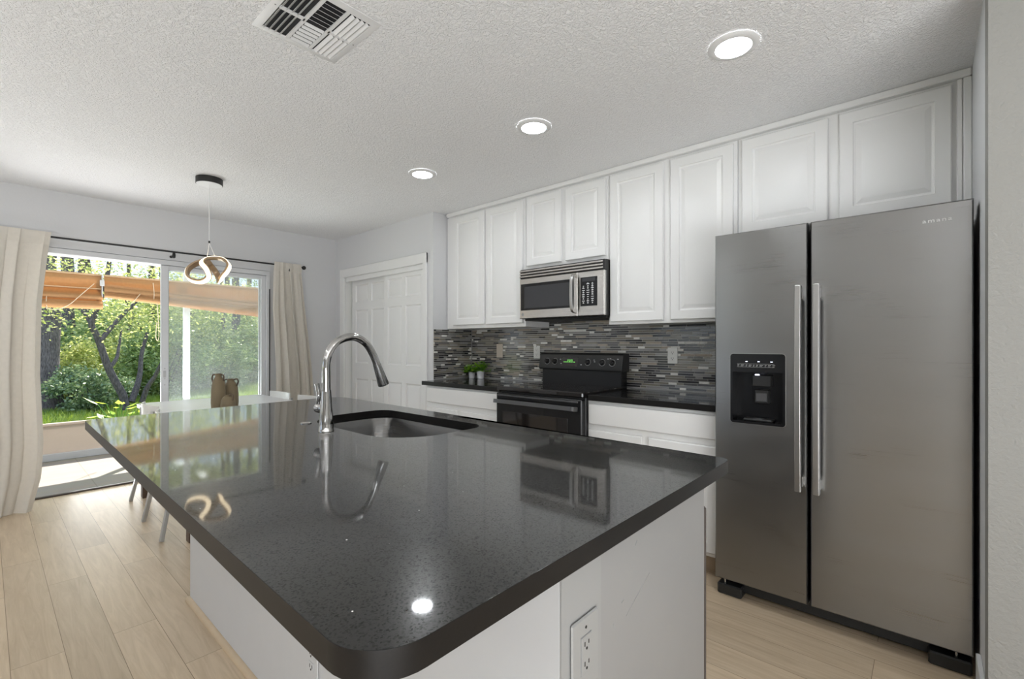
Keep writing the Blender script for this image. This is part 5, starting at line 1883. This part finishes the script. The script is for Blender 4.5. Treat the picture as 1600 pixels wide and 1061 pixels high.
for k, (x, y, r, h) in enumerate(((-24, 2.6, 0.14, 10), (-26, 5.0, 0.16, 11), (-28, 8.6, 0.15, 11), (-23, 8.0, 0.13, 10), (-31, 6.4, 0.2, 12), (-20.5, 3.3, 0.08, 8), (-33, 3.4, 0.2, 12), (-30, 11.5, 0.2, 12))):
    trunk_tree(wood, x, y, r, h, 0.004 * (k % 3 - 1), 'slender trunks deep in the woods', (crown_a, crown_b)[k % 2], 10 + k)

# leaning branchy oak in front
th_ = math.radians(41.6)
def at_x(px_, py_, X):
    d = Fv + Rv * ((px_ - 800) / 732.0) + Vector((0, 0, 1)) * ((538 - py_) / 732.0)
    return Vector((0, 0, CAM_H)) + d * (X / d.x)
OX = -11.6
ob = at_x(197, 622, OX)
ob.z = GZ
ok = thing('oak_tree', 'leaning young oak with forked grey branches on the lawn', 'tree', tuple(ob))
def limb(pxs, r0, r1, dx=0.0):
    P = [at_x(a, b_, OX - dx * i / max(1, len(pxs) - 1)) for i, (a, b_) in enumerate(pxs)]
    sp_ = spline(P, 5)
    return MB().tube(sp_, [r0 + (r1 - r0) * i / (len(sp_) - 1) for i in range(len(sp_))], 10)
tr = obj('trunk', limb([(197, 640), (192, 618), (181, 598), (170, 576), (164, 560), (157, 540), (150, 522), (143, 508), (147, 494), (156, 470), (166, 440), (172, 400)], 0.072, 0.034), M['bark2'], ok)
for pxs, r0, r1, dx in (([(157, 532), (172, 514), (190, 494), (214, 470), (240, 440)], 0.045, 0.02, 0.6), ([(205, 628), (214, 604), (219, 582), (221, 555), (230, 520)], 0.06, 0.03, 0.4), ([(222, 628), (230, 606), (242, 588), (250, 572), (262, 548)], 0.05, 0.025, -0.3), ([(143, 508), (132, 490), (118, 478), (100, 472)], 0.035, 0.012, 0.4), ([(170, 576), (182, 560), (186, 540), (190, 515)], 0.04, 0.015, 0.6)):
    obj('branch', limb(pxs, r0, r1, dx), M['bark2'], ok)
cp_ = clump_points(5600, 2.1, 2.1, 1.35, 0.0 + 2.2, 46, 61)
cp_ = cp_[(cp_[:, 2] > 1.1)]
me = leaf_mesh('foliage', cp_, None, 0.034, M['leaf_a'], 62)
f = bpy.data.objects.new('foliage', me)
COL.objects.link(f); f.parent = ok
f.location = (-0.6, 0.2, 0.2)

# understory tree behind, mid canopy
for k, (x, y, h, lab) in enumerate(((-16.5, 3.6, 4.2, 'young leafy tree behind the door stile'), (-20.5, 7.7, 5.0, 'leafy young tree at the right edge of the right pane'))):
    t = thing('understory_tree', lab, 'tree', (x, y, GZ))
    obj('trunk', branch_mb(h * 0.8, 0.05, 70 + k, 4), M['bark2'], t, local=True)
    me = leaf_mesh('foliage', clump_points(6500, 1.5, 1.5, h * 0.42, h * 0.55, 44, 71 + k), None, 0.042, (M['leaf_a'], M['leaf_b'])[k], 75 + k)
    f = bpy.data.objects.new('foliage', me)
    COL.objects.link(f); f.parent = t

# lawn blades
n = 70000
gx = RG.uniform(-17.5, -7.1, n); gy = RG.uniform(-0.2, 7.5, n)
keep = (gy / -gx > 0.0) & (gy / -gx < 0.42)
gx, gy = gx[keep], gy[keep]
n = len(gx)
hh = RG.uniform(0.05, 0.13, n)
ang = RG.uniform(0, 2 * PI, n)
v = np.empty((n, 3, 3))
w_ = 0.010 * np.ones(n)
v[:, 0] = np.stack([gx - w_ * np.cos(ang), gy - w_ * np.sin(ang), np.full(n, GZ)], 1)
v[:, 1] = np.stack([gx + w_ * np.cos(ang), gy + w_ * np.sin(ang), np.full(n, GZ)], 1)
v[:, 2] = np.stack([gx + RG.normal(0, 0.035, n), gy + RG.normal(0, 0.035, n), GZ + hh], 1)
me = bpy.data.meshes.new('lawn_grass')
me.vertices.add(n * 3); me.vertices.foreach_set('co', v.reshape(-1))
me.loops.add(n * 3); me.loops.foreach_set('vertex_index', np.arange(n * 3, dtype=np.int32))
me.polygons.add(n)
me.polygons.foreach_set('loop_start', np.arange(0, n * 3, 3, dtype=np.int32))
me.polygons.foreach_set('loop_total', np.full(n, 3, dtype=np.int32))
me.update(calc_edges=True)
me.materials.append(M['grass'])
o = bpy.data.objects.new('lawn_grass', me)
COL.objects.link(o)
tag(o, 'short sunlit lawn grass between the lanai and the woods', 'grass')
o['kind'] = 'stuff'
